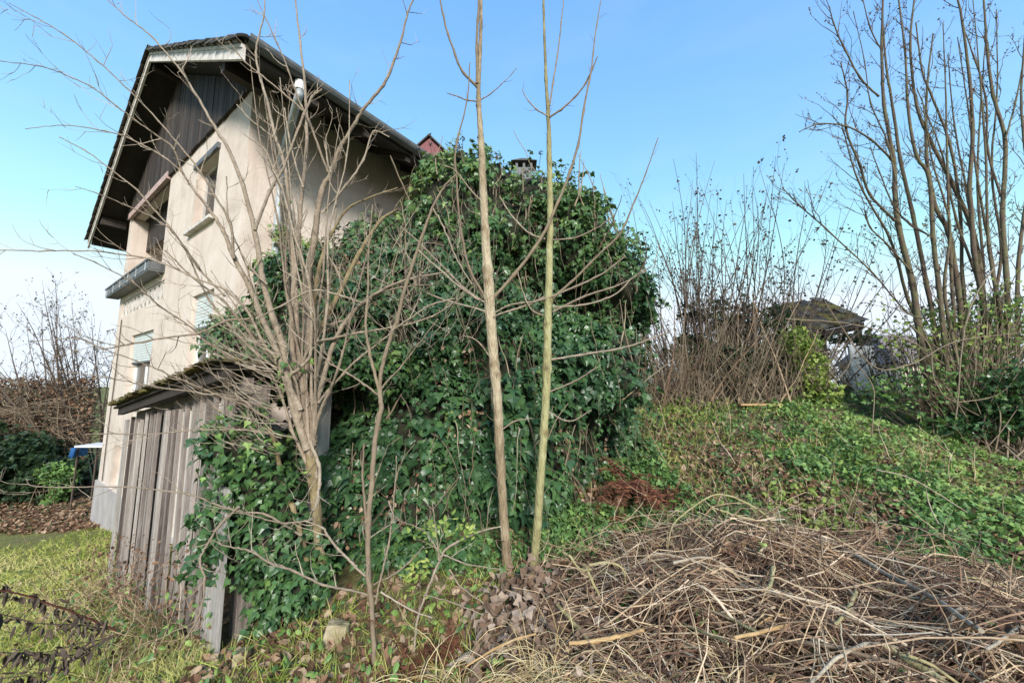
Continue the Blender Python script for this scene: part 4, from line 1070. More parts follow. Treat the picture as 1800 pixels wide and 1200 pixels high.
# two smaller bare bushes in front of the ivy
plant_from('young_shrub', (*at(735, 1120, 2.35)[:2], gz(*at(735, 1120, 2.35)[:2])), 'spindly grey shrub with a few yellow leaf tufts left of the cream sapling', 'shrub', [
 ([(728,1150,6),(733,1090,6),(750,1040,6),(775,980,6),(790,960,5),(840,935,4),(880,925,3)], 2.35, 2.5)], [
 ([(775,980,4),(760,950,3),(740,930,3),(690,910,2)], 2.4, 2.45), ([(745,1045,3),(800,1060,3),(850,1080,3)], 2.36, 2.3), ([(790,1000,4),(810,1030,3),(850,1060,3)], 2.4, 2.3),
 ([(780,975,4),(820,990,3),(880,1000,2)], 2.4, 2.35), ([(772,985,4),(766,930,3),(760,880,2)], 2.4, 2.45)], 'bark_pale', 'bark_pale', twig=dict(every=7, L=.18, r=.0025, level=1, up=.3, start=.2))
g = Geo(); n_ = 110
ctr = [(742, 930), (765, 925), (795, 922), (825, 928), (738, 990), (730, 1000), (725, 1035), (720, 1010), (755, 1060)]
P = np.array([at(c_[0] + rng.normal(0, 10), c_[1] + rng.normal(0, 8), rng.uniform(2.38, 2.46)) for c_ in [ctr[int(rng.integers(len(ctr)))] for _ in range(n_)]])
scatter(g, OVAL_V, OVAL_F, P, rand_unit(n_) * .7 + Z + (CAM - P) * .3, rand_unit(n_), rng.uniform(.02, .045, n_), rng.random(n_))
o = build(g, 'leaves', M['yellow_green'], bpy.data.objects['young_shrub'], kind='stuff')

# --- the tall trees on the right
RT = [
 [(1646,730,26),(1640,690,24),(1627,650,22),(1613,560,21),(1604,500,20),(1579,396,18),(1573,333,16),(1571,283,14),(1554,183,12),(1550,83,10),(1552,-6,8)],
 [(1665,720,18),(1650,620,16),(1629,500,15),(1604,375,13),(1583,283,12),(1571,200,10),(1558,117,8),(1552,40,5)],
 [(1672,725,20),(1660,600,17),(1650,500,16),(1640,417,15),(1633,312,14),(1610,271,12),(1596,187,10),(1592,104,8),(1579,-6,6)],
 [(1700,735,22),(1694,600,19),(1683,500,18),(1667,408,17),(1646,367,15),(1633,308,14),(1628,250,10),(1630,150,8),(1640,60,5)],
 [(1735,740,22),(1732,600,20),(1725,492,18),(1708,400,17),(1675,325,15),(1637,250,13),(1612,187,11),(1600,83,9),(1608,-6,7)],
 [(1738,745,20),(1730,560,18),(1712,440,17),(1708,375,16),(1704,325,15),(1710,233,14),(1704,137,12),(1692,42,10),(1683,-6,8)],
 [(1775,755,24),(1772,600,20),(1769,479,18),(1762,375,17),(1767,250,15),(1746,167,13),(1735,83,11),(1729,-6,8)],
 [(1716,735,14),(1705,600,13),(1692,492,12),(1688,375,11),(1671,258,10),(1637,167,8),(1621,125,7),(1610,40,5)],
 [(1822,760,18),(1815,600,15),(1822,440,13),(1806,300,11),(1795,180,9),(1802,60,7)],
 [(1790,760,20),(1788,600,16),(1790,470,14),(1800,380,12),(1812,280,10)],
]
RB = [
 ([(1573,388,9),(1529,342,8),(1512,292,8),(1487,225,7),(1490,167,6),(1478,110,4)], 6.0, 5.7),
 ([(1570,283,8),(1530,245,7),(1487,222,6),(1440,218,5),(1405,232,3)], 6.0, 5.6),
 ([(1545,170,7),(1512,137,7),(1483,83,6),(1465,40,5),(1458,12,3)], 6.0, 5.8),
 ([(1760,346,9),(1737,267,8),(1733,175,7),(1712,100,6),(1690,40,4)], 6.1, 6.0),
 ([(1767,245,8),(1785,180,7),(1800,104,6),(1812,60,4)], 6.1, 6.2),
 ([(1640,417,7),(1600,395,6),(1570,360,5),(1545,300,4),(1530,260,3)], 6.0, 5.8),
 ([(1604,480,7),(1560,430,6),(1530,400,5),(1520,370,4)], 6.0, 5.8),
 ([(1620,560,6),(1590,545,5),(1533,479,5),(1454,404,5),(1400,356,4),(1375,330,3)], 5.8, 5.4),
 ([(1575,320,7),(1560,250,6),(1530,180,5),(1520,110,4),(1500,20,3)], 6.0, 5.9),
 ([(1550,90,6),(1530,50,5),(1515,-5,4)], 6.0, 5.9),
]
for k in range(9):
    x0 = rng.uniform(1640, 1800); x1 = x0 + rng.normal(-60, 60); y1 = rng.uniform(-10, 220)
    RT.append([(x0 + (x1 - x0) * q ** 1.2 + rng.normal(0, 7) * (0 < q < 1), 730 + (y1 - 730) * q, 12 * (1 - q) + 3.5) for q in (0, .2, .4, .6, .8, 1)])
bt = at(1700, 735, 6.1)
tr_, tips = plant_from('tree', (bt[0], bt[1], gz(bt[0], bt[1])), 'tall bare brown many trunked tree on the bank beside the hut', 'tree', [(q, 6.0 + .25 * math.sin(i * 1.9), 6.1 + .25 * math.sin(i * 2.3)) for i, q in enumerate(RT)], RB, 'bark_red', 'bark_red', twig=dict(every=1.5, L=.66, r=.006, level=2, up=.5, start=.14, ang=(.3, .85), kids=(1, 3)), tmat='bark_dark', wmul=.68)
# withered leaves / buds still on the twigs
def bud_leaves(tips, n, s0, s1, mat, par):
    P = []
    for _ in range(n):
        q = tips[int(rng.integers(len(tips)))]; i = int(rng.integers(1, len(q))); P.append(q[i] + (q[i - 1] - q[i]) * rng.random())
    P = np.array(P); g = Geo(); n = len(P)
    scatter(g, CURL_V, CURL_F, P, rand_unit(n), rand_unit(n) + Z * .3, rng.uniform(s0, s1, n), rng.random(n)); build(g, 'withered_leaves', M[mat], par, kind='stuff')
bud_leaves(tips, 3800, .015, .035, 'bark_brown', tr_)

# --- the thicket shrub in the middle of the bank
def thicket(name, label, base, spread, n, H0, H1, r, mat, twl, lev, splay, tleaf=0, kids=(1, 3), every=3.0, lean=(0, 0)):
    o = empty(name, (base[0], base[1], gz(base[0], base[1])), label, 'shrub')
    gt = Geo(); tips = []
    for k in range(n):
        x, y = base[0] + rng.normal(0, spread), base[1] + rng.normal(0, spread * .45)
        p = np.array([x, y, gz(x, y) - .05]); L = rng.uniform(H0, H1)
        d_ = np.array([(x - base[0]) * splay / max(spread, .1) + rng.normal(0, .12) + lean[0], rng.normal(0, .15) + lean[1], 1.0]); d_ /= np.linalg.norm(d_)
        pts = [p]
        for i in range(7):
            d_ = d_ + rng.normal(0, .06, 3); d_ /= np.linalg.norm(d_); pts.append(pts[-1] + d_ * L / 7)
        Pc = catmull(pts, 3); R = np.linspace(r * rng.uniform(.6, 1.2), .003, len(Pc))
        g = Geo(); tube(g, Pc, R, 5, float(rng.random())); build(g, 'stem', M[mat], o)
        twigs_on(gt, Pc, R, every, twl, max(.0075, r * .3), lev, .5, .25, (.3, .9), tips, kids=kids)
    build(gt, 'twigs', M[mat], o, kind='stuff')
    if tleaf: bud_leaves(tips, tleaf, .03, .065, 'bark_dark', o)
    return o, tips
thicket('shrub', 'upright bare shrub just right of the ivy mound, with withered leaves', at(1225, 690, 7.6), .55, 64, 2.8, 5.2, .019, 'bark_dark', .6, 1, .22, 1300, every=2.2)
thicket('shrub', 'wide leaning bare shrub behind the sticks left of the hut', at(1340, 690, 7.9), .6, 60, 2.2, 4.9, .018, 'bark_dark', .6, 1, .28, 1300, every=2.2)
# dense tan stick thicket in front of them
g0 = at(1290, 690, 7.2)
thk = empty('dead_thicket', (g0[0], g0[1], gz(g0[0], g0[1])), 'dense thicket of tan dead canes and sticks along the bank top', 'shrub')
gt = Geo()
for k in range(1000):
    px = rng.uniform(1110, 1430); p = at(px, 700, rng.uniform(6.8, 8.2)); p[2] = gz(p[0], p[1])
    hgt = rng.uniform(.5, 2.0) * (1 - .35 * abs(px - 1280) / 160)
    grow(gt, p, np.array([rng.normal(.05, .5), rng.normal(0, .35), 1.0]), hgt, rng.uniform(.004, .011), 1 if k % 2 == 0 else 0, .1, .18, 6, (1, 4), (.4, 1.1))
build(gt, 'canes', M['bark_brown'], thk, kind='stuff')
for k in range(30):
    px = rng.uniform(1140, 1420); p = at(px, 700, rng.uniform(6.7, 7.3)); p[2] = gz(p[0], p[1]); g = Geo()
    grow(g, p, np.array([rng.normal(.15, .4), rng.normal(0, .2), 1.0]), rng.uniform(1.2, 2.3), rng.uniform(.012, .02), 0, .05, .07, 7)
    build(g, 'cane', M['twig_mix'] if k % 3 == 0 else M['bark_brown'], thk)
def bushy(name, label, blobs, n, mat, s0, s1, tem=(IVY_V, IVY_F), loose=.25, cat='shrub', stems=60):
    base = np.mean([b_[0] for b_ in blobs], axis=0); base = np.array([base[0], base[1], gz(base[0], base[1])])
    o = empty(name, base, label, cat)
    P = []
    for (c, r) in blobs:
        r = np.broadcast_to(np.asarray(r, float), (3,)); m_ = int(n * np.prod(r) / sum(np.prod(np.broadcast_to(np.asarray(b_[1], float), (3,))) for b_ in blobs)) + 1
        dirs = rand_unit(m_); rad = rng.random(m_) ** .35
        q = c + dirs * r * (rad * (1 + loose * rng.normal(size=m_) * .4))[:, None]; P.append(q)
    P = np.concatenate(P); cl = fbm(P[:, 0] * 2.2 + P[:, 1] * 1.3, P[:, 2] * 2.2, 31, 3); P = P[cl > .36]; k = len(P)
    g = Geo(); scatter(g, tem[0], tem[1], P, rand_unit(k) + Z * .5, rand_unit(k) + hang * .4, rng.uniform(s0, s1, k), np.clip(.3 + .5 * rng.random(k) + .6 * (fbm(P[:, 0] * 3, P[:, 2] * 3, 8, 2) - .4), 0, 1))
    build(g, 'foliage', M[mat], o, kind='stuff')
    g = Geo()
    for i in range(stems):
        q = P[int(rng.integers(k))]; a_ = np.array([base[0] + rng.normal(0, .25), base[1] + rng.normal(0, .2), base[2] - .05])
        mid = (a_ + q) / 2 + rng.normal(0, .12, 3); tube(g, catmull([a_, mid, q], 4), np.linspace(.012, .003, 9), 4, float(rng.random()))
    build(g, 'stems', M['bark_brown'], o, kind='stuff')
    return o
def bb(px, py, d_, r): return (at(px, py, d_), r)
bushy('leafy_shrub', 'yellow leaved shrub between the cane thicket and the hut', [bb(1420, 640, 6.9, (.35, .3, .7)), bb(1400, 600, 7.0, (.3, .3, .35)), bb(1450, 690, 6.7, (.3, .3, .25))], 900, 'yellow_green', .05, .10, stems=40)
bushy('leafy_shrub', 'low leafy undergrowth bush beneath the tall bare trunks', [bb(1640, 690, 5.9, (.8, .5, .5)), bb(1740, 660, 5.9, (.9, .5, .6)), bb(1790, 600, 6.0, (.5, .5, .9)), bb(1560, 690, 6.2, (.5, .4, .3)), bb(1700, 560, 6.2, (.9, .5, .5))], 3000, 'cover_leaf', .035, .075, stems=420)
bushy('leafy_shrub', 'thin yellow green leaves scattered between the tall bare trunks', [bb(1650, 600, 6.0, (.7, .5, .5)), bb(1760, 560, 5.9, (.6, .5, .7)), bb(1560, 560, 6.2, (.3, .3, .5))], 700, 'yellow_green', .035, .07, stems=120)
bushy('leafy_shrub', 'dark bramble bush at the right edge above the ground cover', [bb(1760, 740, 5.6, (.7, .4, .35)), bb(1820, 700, 5.4, (.6, .5, .6)), bb(1690, 745, 5.7, (.5, .3, .25))], 2600, 'ivy_leaf', .05, .09, stems=90)
bushy('leafy_shrub', 'ivy wrapped bush in front of the upright bare shrub', [bb(1225, 600, 7.6, (.55, .3, .8)), bb(1290, 560, 7.9, (.6, .3, .6)), bb(1370, 600, 7.6, (.5, .3, .8)), bb(1300, 640, 7.3, (.6, .3, .4)), bb(1180, 640, 7.5, (.3, .3, .4))], 6500, 'evergreen', .05, .09, stems=60)
# long arching bramble canes on the right
brm = empty('bramble', (*at(1680, 735, 5.5)[:2], gz(*at(1680, 735, 5.5)[:2])), 'long pale bramble canes arching among the right hand trunks', 'bramble')
for pts in ([(1755,460,6),(1720,510,6),(1700,560,6),(1690,620,6),(1685,690,5),(1680,735,5)], [(1600,570,5),(1635,610,5),(1640,660,5),(1665,700,5),(1700,705,4),(1760,690,4),(1800,640,4)], [(1505,640,4),(1535,680,4),(1534,740,4),(1530,790,3)], [(1380,560,4),(1500,570,4),(1600,600,4),(1660,640,4)], [(1450,530,4),(1530,640,5),(1600,640,5),(1680,600,4),(1790,585,3)]):
    P, R = px_line(pts, 5.5, 5.3, 6, .6, jit=.006); g = Geo(); tube(g, P, R, 5, .6); build(g, 'cane', M['bark_brown'], brm)

# ------------------------------------------------------------------ the ruined hut on the bank
hc = at(1492, 700, 8.2); hb = np.array([hc[0], hc[1], gz(hc[0], hc[1])])
hut = empty('hut', hb, 'small overgrown hut with a mossy slumped shingle roof among the shrubs', 'hut')
def HT(x, y, z): return np.array([hc[0] + x, hc[1] + y, CAMZ + z])
zr = at(1492, 578, 8.2)[2] - CAMZ
g = Geo(); q0 = HT(-.80, -.05, zr - .12); g.add(*boxv(q0, [1.3, 0, .28], [-.1, .95, .70], [0, 0, .06])); g.add(*boxv(q0 + np.array([.02, .01, -.1]), [1.26, 0, .27], [0, .05, 0], [0, 0, .098])); rb = build(g, 'roof', M['dark_wood'], hut)
shm = []
for k in range(5):
    g = Geo(); v_, f_ = boxv([0, 0, 0], [.17, 0, 0], [0, .30, 0], [0, 0, .03]); v_ = v_ + rng.normal(0, .008, v_.shape); g.add(v_, f_, k / 4); shm.append(g.mesh('shingle', M['moss_tile'] if k % 2 else M['roof_tile']))
ex, ey = Vector((1.3, 0, .28)).normalized(), Vector((-.1, .95, .70)).normalized(); ez = ex.cross(ey).normalized(); ey = ez.cross(ex)
for j in range(6):
    for i in range(8):
        p = Vector(q0) + ex * (i * .165 - .02 + random.uniform(-.015, .015)) + ey * (j * .21 - .05 + random.uniform(-.02, .02)) + ez * (.062 + .012 * (i % 2))
        Mx = Matrix(((ex.x, ey.x, ez.x, p.x), (ex.y, ey.y, ez.y, p.y), (ex.z, ey.z, ez.z, p.z), (0, 0, 0, 1))) @ Matrix.Rotation(-.11 + random.uniform(-.04, .04), 4, 'X') @ Matrix.Rotation(random.uniform(-.06, .06), 4, 'Z')
        if random.random() < .12: continue
        piece('shingle', shm[random.randrange(5)], rb, Mx)
for x, y in ((-.7, .06), (.42, .06), (-.75, 1.0), (.4, 1.0)):
    zt = zr - .12 + .215 * (x + .8) + .70 * y - .02
    b0 = HT(x, y, 0); zb = gz(b0[0], b0[1]) - CAMZ - .1
    g = Geo(); g.add(*boxv(HT(x, y, zb), [.09, 0, 0], [0, .09, 0], [0, 0, zt - zb])); build(g, 'post', M['dark_wood'], hut)
g = Geo(); g.add(*boxv(HT(-.74, .02, zr - .26), [1.28, 0, .27], [0, .07, 0], [0, 0, .1])); build(g, 'beam', M['dark_wood'], hut)
g = Geo(); b0 = HT(0, .5, 0); zb = gz(b0[0], b0[1]) - CAMZ - .1
g.add(*boxv(HT(-.26, -.42, zb), [.62, .1, 0], [0, .04, 0], [0, 0, zr - .42 - zb])); build(g, 'white_panel', M['white_paint'], hut)
bushy('leafy_shrub', 'ivy tangle hanging under the mossy hut roof', [(HT(.52, -.1, zr - .4), (.2, .2, .4)), (HT(-.7, -.1, zr - .55), (.2, .2, .5)), (HT(.0, -.05, zr - .22), (.6, .15, .12)), (HT(.55, -.1, -.3), (.2, .2, .4))], 1300, 'evergreen', .05, .09, stems=60)
# plank lying at the foot of the thicket
p = at(1340, 706, 6.6); p[2] = gz(p[0], p[1]) + .06
g = Geo(); g.add(*boxv(p - np.array([.38, 0, 0]), [.76, .03, .0], [0, .1, 0], [0, 0, .03])); o = build(g, 'board', M['branch_orange'], loc=p); tag(o, 'short brown board lying at the foot of the cane thicket', 'board')

# far house roof seen between the trunks, and a pale wall beyond the ivy
c = at(1620, 612, 26); fh = empty('far_house', (c[0], c[1], gz(c[0], c[1])), 'distant house with a dull purple roof glimpsed between the trunks', 'house')
g = Geo(); g.add(*boxv(np.array([c[0] - 1.6, c[1], 0 + gz(c[0], c[1])]), [4.0, 0, 0], [0, 5, 0], [0, 0, c[2] - gz(c[0], c[1]) - 1.0])); build(g, 'wall', M['plaster'], fh)
for k in range(3):
    g = Geo(); g.add(*boxv(np.array([c[0] - 1.1 + k * 1.25, c[1] - .04, c[2] - 2.6]), [.7, 0, 0], [0, .05, 0], [0, 0, 1.0])); build(g, 'window', M['unlit_room'], fh)
g = Geo(); g.add(*boxv(np.array([c[0] - 1.9, c[1] - .42, c[2] - 1.1]), [4.4, 0, 0], [0, .1, 0], [0, 0, .1])); build(g, 'gutter', M['zinc'], fh)
g = Geo(); q = c + np.array([-1.9, -.3, -1.05]); g.add([q, q + [4.4, 0, 0], q + [3.6, 2.6, 2.3], q + [.9, 2.6, 2.3], q + [0, 5.6, 0], q + [4.4, 5.6, 0]], [[0, 1, 2, 3], [3, 2, 5, 4]]); g.add([q, q + [.9, 2.6, 2.3], q + [0, 5.6, 0], q + [4.4, 0, 0], q + [3.6, 2.6, 2.3], q + [4.4, 5.6, 0]], [[0, 1, 2], [3, 5, 4]]); build(g, 'roof', M['far_roof'], fh)
thicket('shrub', 'low twiggy bare shrub in front of the distant purple roof', at(1600, 690, 7.4), .5, 34, 1.0, 2.3, .012, 'bark_brown', .4, 1, .3, 700, every=2.0)
# ------------------------------------------------------------------ background at far left
def gb(px, d_, h, r):
    p = at(px, 700, d_); return (np.array([p[0], p[1], gz(p[0], p[1]) + h]), r)
bushy('evergreen_bush', 'dark evergreen bush under the brown hedge beyond the lawn', [gb(-20, 11.5, 1.0, (1.7, 1.2, 1.2)), gb(40, 11.5, .9, (1.2, 1.1, 1.1)), gb(85, 11.3, .85, (1.0, 1.0, .95)), gb(115, 11.2, .6, (.6, .7, .65)), gb(-90, 11.5, 1.0, (1.5, 1.2, 1.1))], 11000, 'evergreen', .08, .16, stems=40)
bushy('evergreen_bush', 'small yellow green bush at the house end of the dark evergreen', [gb(125, 11.0, .55, (.4, .4, .55)), gb(112, 11.0, .9, (.35, .4, .3))], 900, 'cover_leaf', .06, .12, stems=30)
hg = empty('bare_hedge', (*at(40, 700, 12.8)[:2], gz(*at(40, 700, 12.8)[:2])), 'tangled brown leafless hedge rising behind the evergreen bush', 'hedge')
gt = Geo()
for k in range(2600):
    p = at(rng.uniform(-120, 165), 700, rng.uniform(12.2, 14.2)); b0 = gz(p[0], p[1]); p[2] = b0 + rng.uniform(1.2, 3.6) * rng.random() ** .3
    grow(gt, p, np.array([rng.normal(0, 1), rng.normal(0, .5), rng.uniform(-.1, .7)]), rng.uniform(.5, 1.2), rng.uniform(.007, .014), 0, .0, .25, 5)
build(gt, 'twigs', M['bark_brown'], hg, kind='stuff')
for k in range(40):
    p = at(rng.uniform(-100, 160), 700, rng.uniform(12.4, 13.6)); p[2] = gz(p[0], p[1]) - .05; g = Geo()
    grow(g, p, np.array([rng.normal(0, .3), rng.normal(0, .2), 1.0]), rng.uniform(2.2, 3.6), .03, 0, .0, .09, 7); build(g, 'stem', M['bark_brown'], hg)
P = []
g = Geo(); n_ = 5000
pp = np.array([at(rng.uniform(-120, 165), 700, rng.uniform(12.2, 14)) for _ in range(n_)]); pp[:, 2] = ground_z(pp[:, 0], pp[:, 1]) + 3.6 * rng.random(n_) ** .7
scatter(g, CURL_V, CURL_F, pp, rand_unit(n_), rand_unit(n_), rng.uniform(.05, .13, n_), rng.random(n_) * .8); build(g, 'withered_leaves', M['dry_leaf'], hg, kind='stuff')
b0 = at(165, 700, 13); fan, tips = thicket('shrub', 'bare spreading shrub against the sky left of the house wall', (b0[0], b0[1]), .5, 34, 4.8, 7.6, .05, 'bark_dark', 1.2, 2, .3, 2500, (2, 4), 2.4, (-.33, 0))
# little garden table with a white top and a blue cover
c = at(170, 783, 11.0); tb = empty('garden_table', (c[0], c[1], gz(c[0], c[1])), 'low white topped table with blue cover beside the house wall', 'table')
zt = c[2]; zb = gz(c[0], c[1])
g = Geo(); g.add(*boxv(c + [-.3, -.3, 0], [.85, 0, .0], [0, .6, 0], [0, 0, .045])); build(g, 'table_top', M['white_paint'], tb)
for dx in (-.26, .48):
    for dy in (-.26, .24):
        g = Geo(); g.add(*boxv([c[0] + dx, c[1] + dy, zb - .03], [.03, 0, 0], [0, .03, 0], [0, 0, zt - zb + .028])); build(g, 'leg', M['bark_dark'], tb)
g = Geo(); cv = []
for i in range(9):
    q = i / 8; cv += [c + [-.34 + .16 * q, -.34 + .03 * math.sin(i * 2.2), -.003], c + [-.35 + .15 * q, -.36 + .05 * math.sin(i * 2.2), -.26 - .05 * math.sin(i * 1.7)]]
g.add(cv, [[2 * i, 2 * i + 2, 2 * i + 3, 2 * i + 1] for i in range(8)])
g.add(*boxv(c + [-.36, -.31, -.28], [.02, 0, 0], [0, .4, 0], [0, 0, .27])); build(g, 'cover', M['blue_tarp'], tb)

# ------------------------------------------------------------------ ground cover
def polar(n, a0, a1, r0, r1):
    a_ = rng.uniform(math.radians(a0), math.radians(a1), n); r = np.exp(rng.uniform(math.log(r0), math.log(r1), n))
    return np.sin(a_) * r, np.cos(a_) * r
def covered(x, y):          # inside the ivy or house footprint
    u_ = (x - C0[0]) * U[0] + (y - C0[1]) * U[1]; v_ = (x - C0[0]) * V[0] + (y - C0[1]) * V[1]
    h = (u_ > -.05) & (u_ < WID + .1) & (v_ > -.05) & (v_ < LEN)
    su = (x - S0[0]) * U[0] + (y - S0[1]) * U[1]; sv = (x - S0[0]) * V[0] + (y - S0[1]) * V[1]
    return h | ((su > -.1) & (su < 3.3) & (sv > -.03) & (sv < 2))
def put(name, n, region, mask, tem, mat, s0, s1, lay, label, tintf=None, lift=(0, .04), tall=None, hump=None):
    x, y = polar(n, *region); k = mask(x, y) & ~covered(x, y); x, y = x[k], y[k]; k = len(x)
    P = np.stack([x, y, ground_z(x, y) + rng.uniform(*lift, k)], 1)
    if hump is not None: P[:, 2] += hump(x, y) * rng.random(k) ** .6
    N_ = Z * lay + rand_unit(k); D_ = rand_unit(k)
    if tall is not None: D_ = Z * tall + rand_unit(k); N_ = rand_unit(k)
    S_ = rng.uniform(s0, s1, k)
    if tall is not None: S_ = np.stack([np.clip(.035 + .013 * y, .06, .16) * rng.uniform(.7, 1.5, k), S_, S_], 1)
    tn_ = rng.random(k) if tintf is None else np.clip(tintf(x, y) + rng.normal(0, .18, k), 0, 1)
    g = Geo(); scatter(g, tem[0], tem[1], P, N_, D_, S_, tn_); o = build(g, name, M[mat], kind='stuff'); o['label'] = label; return o
BL, IV, OV, CU = (BLADE_V, BLADE_F), (IVY_V, IVY_F), (OVAL_V, OVAL_F), (CURL_V, CURL_F)
lawn = lambda x, y: (x < -1.95 - .0 * y) & (rng.random(len(x)) < .1 + 1.1 * fbm(x * 1.5, y * 1.5, 12)) & ~((y > 10.0) & (y < 12.5))
put('grass', 110000, (-64, -28, 2.3, 13), lawn, BL, 'lawn', .05, .15, 0, 'yellow green lawn grass sloping down beside the slatted shed', lambda x, y: 2.2 * fbm(x * 1.1, y * 1.1, 4, 5) - .55 + rng.normal(0, .18, len(x)), (-.01, .01), .7)
put('lawn_weeds', 5000, (-64, -28, 2.3, 10), lawn, OV, 'cover_leaf', .03, .07, 1.6, 'low green weeds scattered through the lawn', None)
put('lawn_leaves', 1800, (-64, -28, 2.3, 9), lawn, CU, 'dry_leaf', .03, .07, 1.4, 'stray brown leaves lying on the lawn')
put('leaf_litter', 9000, (-60, -40, 12, 19), lambda x, y: (y > 8.8) & (y < 13) , CU, 'dry_leaf', .05, .11, 1.5, 'strip of brown fallen leaves along the far hedge')
green = lambda x, y: fbm(x * .55 + 3, y * .55, 14)
crest = lambda x, y: sstep(5.0, 6.4, y) * .55 + sstep(4.0, 5.5, x) * .35 + .9 * (green(x, y) - .42)
bank = lambda x, y: (x > .6) & (y > 3.0) & (y < 10)
clump = lambda x, y: sstep(.46, .58, fbm(x * 1.25, y * 1.25, 33, 4))
put('ground_ivy', 95000, (-8, 62, 2.6, 11), lambda x, y: (bank(x, y) | ((x > -.5) & (x < .7) & (y > 3.0) & (y < 5))) & (rng.random(len(x)) < .24 + 1.0 * clump(x, y) + .55 * np.clip(crest(x, y), 0, 1) + .2 * sstep(3, 4.4, x)), IV, 'cover_leaf', .025, .062, .9, 'green ivy and nettle leaves carpeting the upper bank', lambda x, y: .22 + .35 * rng.random(len(x)) + .4 * sstep(3.2, 5.2, x) * (1 - sstep(6, 8, y)) + .5 * (fbm(x * .9, y * .9, 77) - .45), (.0, .05), hump=lambda x, y: .12 * clump(x, y))
put('fallen_leaves', 17000, (4, 62, 2.6, 9), lambda x, y: bank(x, y) & (rng.random(len(x)) < .85 - crest(x, y)), CU, 'dry_leaf', .03, .085, 1.2, 'brown fallen leaves lying over the middle of the bank')
put('bank_grass', 42000, (4, 58, 3.0, 8), lambda x, y: bank(x, y) & (rng.random(len(x)) < 2.2 * (fbm(x * .8, y * .8, 44) - .33)), BL, 'lawn', .08, .2, 0, 'yellowish tufts of rough grass on the bank', None, (-.02, .01), .55)
front = lambda x, y: (x > -2.0) & (x < 1.2) & (y > 1.5) & (y < 3.2)
put('verge_grass', 14000, (-40, 12, 1.7, 3.1), lambda x, y: front(x, y) & (x < .1) & (rng.random(len(x)) < .9 * fbm(x * 2, y * 2, 51) + .1), BL, 'lawn', .06, .18, 0, 'rough green and straw grass in the foreground before the ivy', lambda x, y: fbm(x * 3, y * 3, 6), (-.01, .01), .6)
put('verge_leaves', 3200, (-42, 20, 1.7, 3.2), front, CU, 'dry_leaf', .03, .075, 1.2, 'brown dead leaves in the foreground before the ivy')
put('verge_weeds', 1500, (-42, 10, 1.7, 3.0), lambda x, y: front(x, y) & (rng.random(len(x)) < .5), OV, 'cover_leaf', .025, .06, 1.0, 'small green weeds in the foreground before the ivy', None, (0, .1))

bm_ = lambda f: (lambda x, y: bank(x, y) & f(x, y))
put('bank_weeds', 13000, (14, 62, 3.4, 8), bm_(lambda x, y: rng.random(len(x)) < 3 * sstep(.5, .62, fbm(x * 1.1, y * 1.1, 83, 3))), OV, 'yellow_green', .03, .085, 1.0, 'bright yellowish green weed patches on the bank', lambda x, y: .1 + .5 * fbm(x * 2, y * 2, 5), (0, .16))
put('litter_patches', 15000, (6, 58, 2.8, 7), bm_(lambda x, y: rng.random(len(x)) < 3 * sstep(.5, .6, fbm(x * 1.2, y * 1.2, 19, 3))), CU, 'dry_leaf', .03, .09, 1.0, 'drifts of curled brown leaves on the bank', None, (.0, .08))
g = Geo()
x, y = polar(900, 6, 58, 3.0, 8.0); k = bank(x, y) & (fbm(x * .9, y * .9, 37, 3) > .42)
for a, b_ in zip(x[k], y[k]):
    grow(g, np.array([a, b_, gz(a, b_) - .02]), np.array([rng.normal(0, .7), rng.normal(-.1, .6), .9]), rng.uniform(.15, .7), rng.uniform(.002, .0045), 1 if rng.random() < .4 else 0, .0, .2, 5, (1, 3))
o = build(g, 'dead_stalks', M['twig_mix'], kind='stuff'); o['label'] = 'dead weed stalks standing and leaning over the bank'
# brambly tangle of dead stalks at the foot of the slats
tg = empty('weed_tangle', tuple(S(1.4, -.2, 0) * np.array([1, 1, 0]) + np.array([0, 0, gz(*S(1.4, -.2, 0)[:2])])), 'brown tangle of dead weeds along the foot of the slatted wall', 'weeds')
g = Geo()
for k in range(260):
    u_ = rng.uniform(.1, 3.2); v_ = -rng.random() ** 2 * .5 - .04; p = S(u_, v_, 0); p[2] = gz(p[0], p[1])
    grow(g, p, np.array([rng.normal(0, .6), rng.normal(-.1, .5), 1.0]), rng.uniform(.15, .75) * (1 if u_ > .4 else .5), rng.uniform(.0016, .0035), 1, .0, .22, 5, (1, 3), (.5, 1.1))
build(g, 'stalks', M['twig_mix'], tg, kind='stuff')
n_ = 600; uu = rng.uniform(.1, 3.2, n_); vv = -rng.random(n_) ** 2 * .4 - .05
P = S0 + np.outer(uu, U) + np.outer(vv, V); P[:, 2] = ground_z(P[:, 0], P[:, 1]) + rng.random(n_) ** 1.7 * .7
g = Geo(); scatter(g, CURL_V, CURL_F, P, rand_unit(n_), rand_unit(n_), rng.uniform(.015, .035, n_), rng.random(n_) * .7); build(g, 'withered_leaves', M['dry_leaf'], tg, kind='stuff')
g = Geo(); P = P[:500] * 1.0; P[:, 2] = ground_z(P[:, 0], P[:, 1]) + rng.random(500) ** 2 * .35; scatter(g, OVAL_V, OVAL_F, P, rand_unit(500) + Z, rand_unit(500), rng.uniform(.025, .055, 500), rng.random(500)); build(g, 'foliage', M['cover_leaf'], tg, kind='stuff')

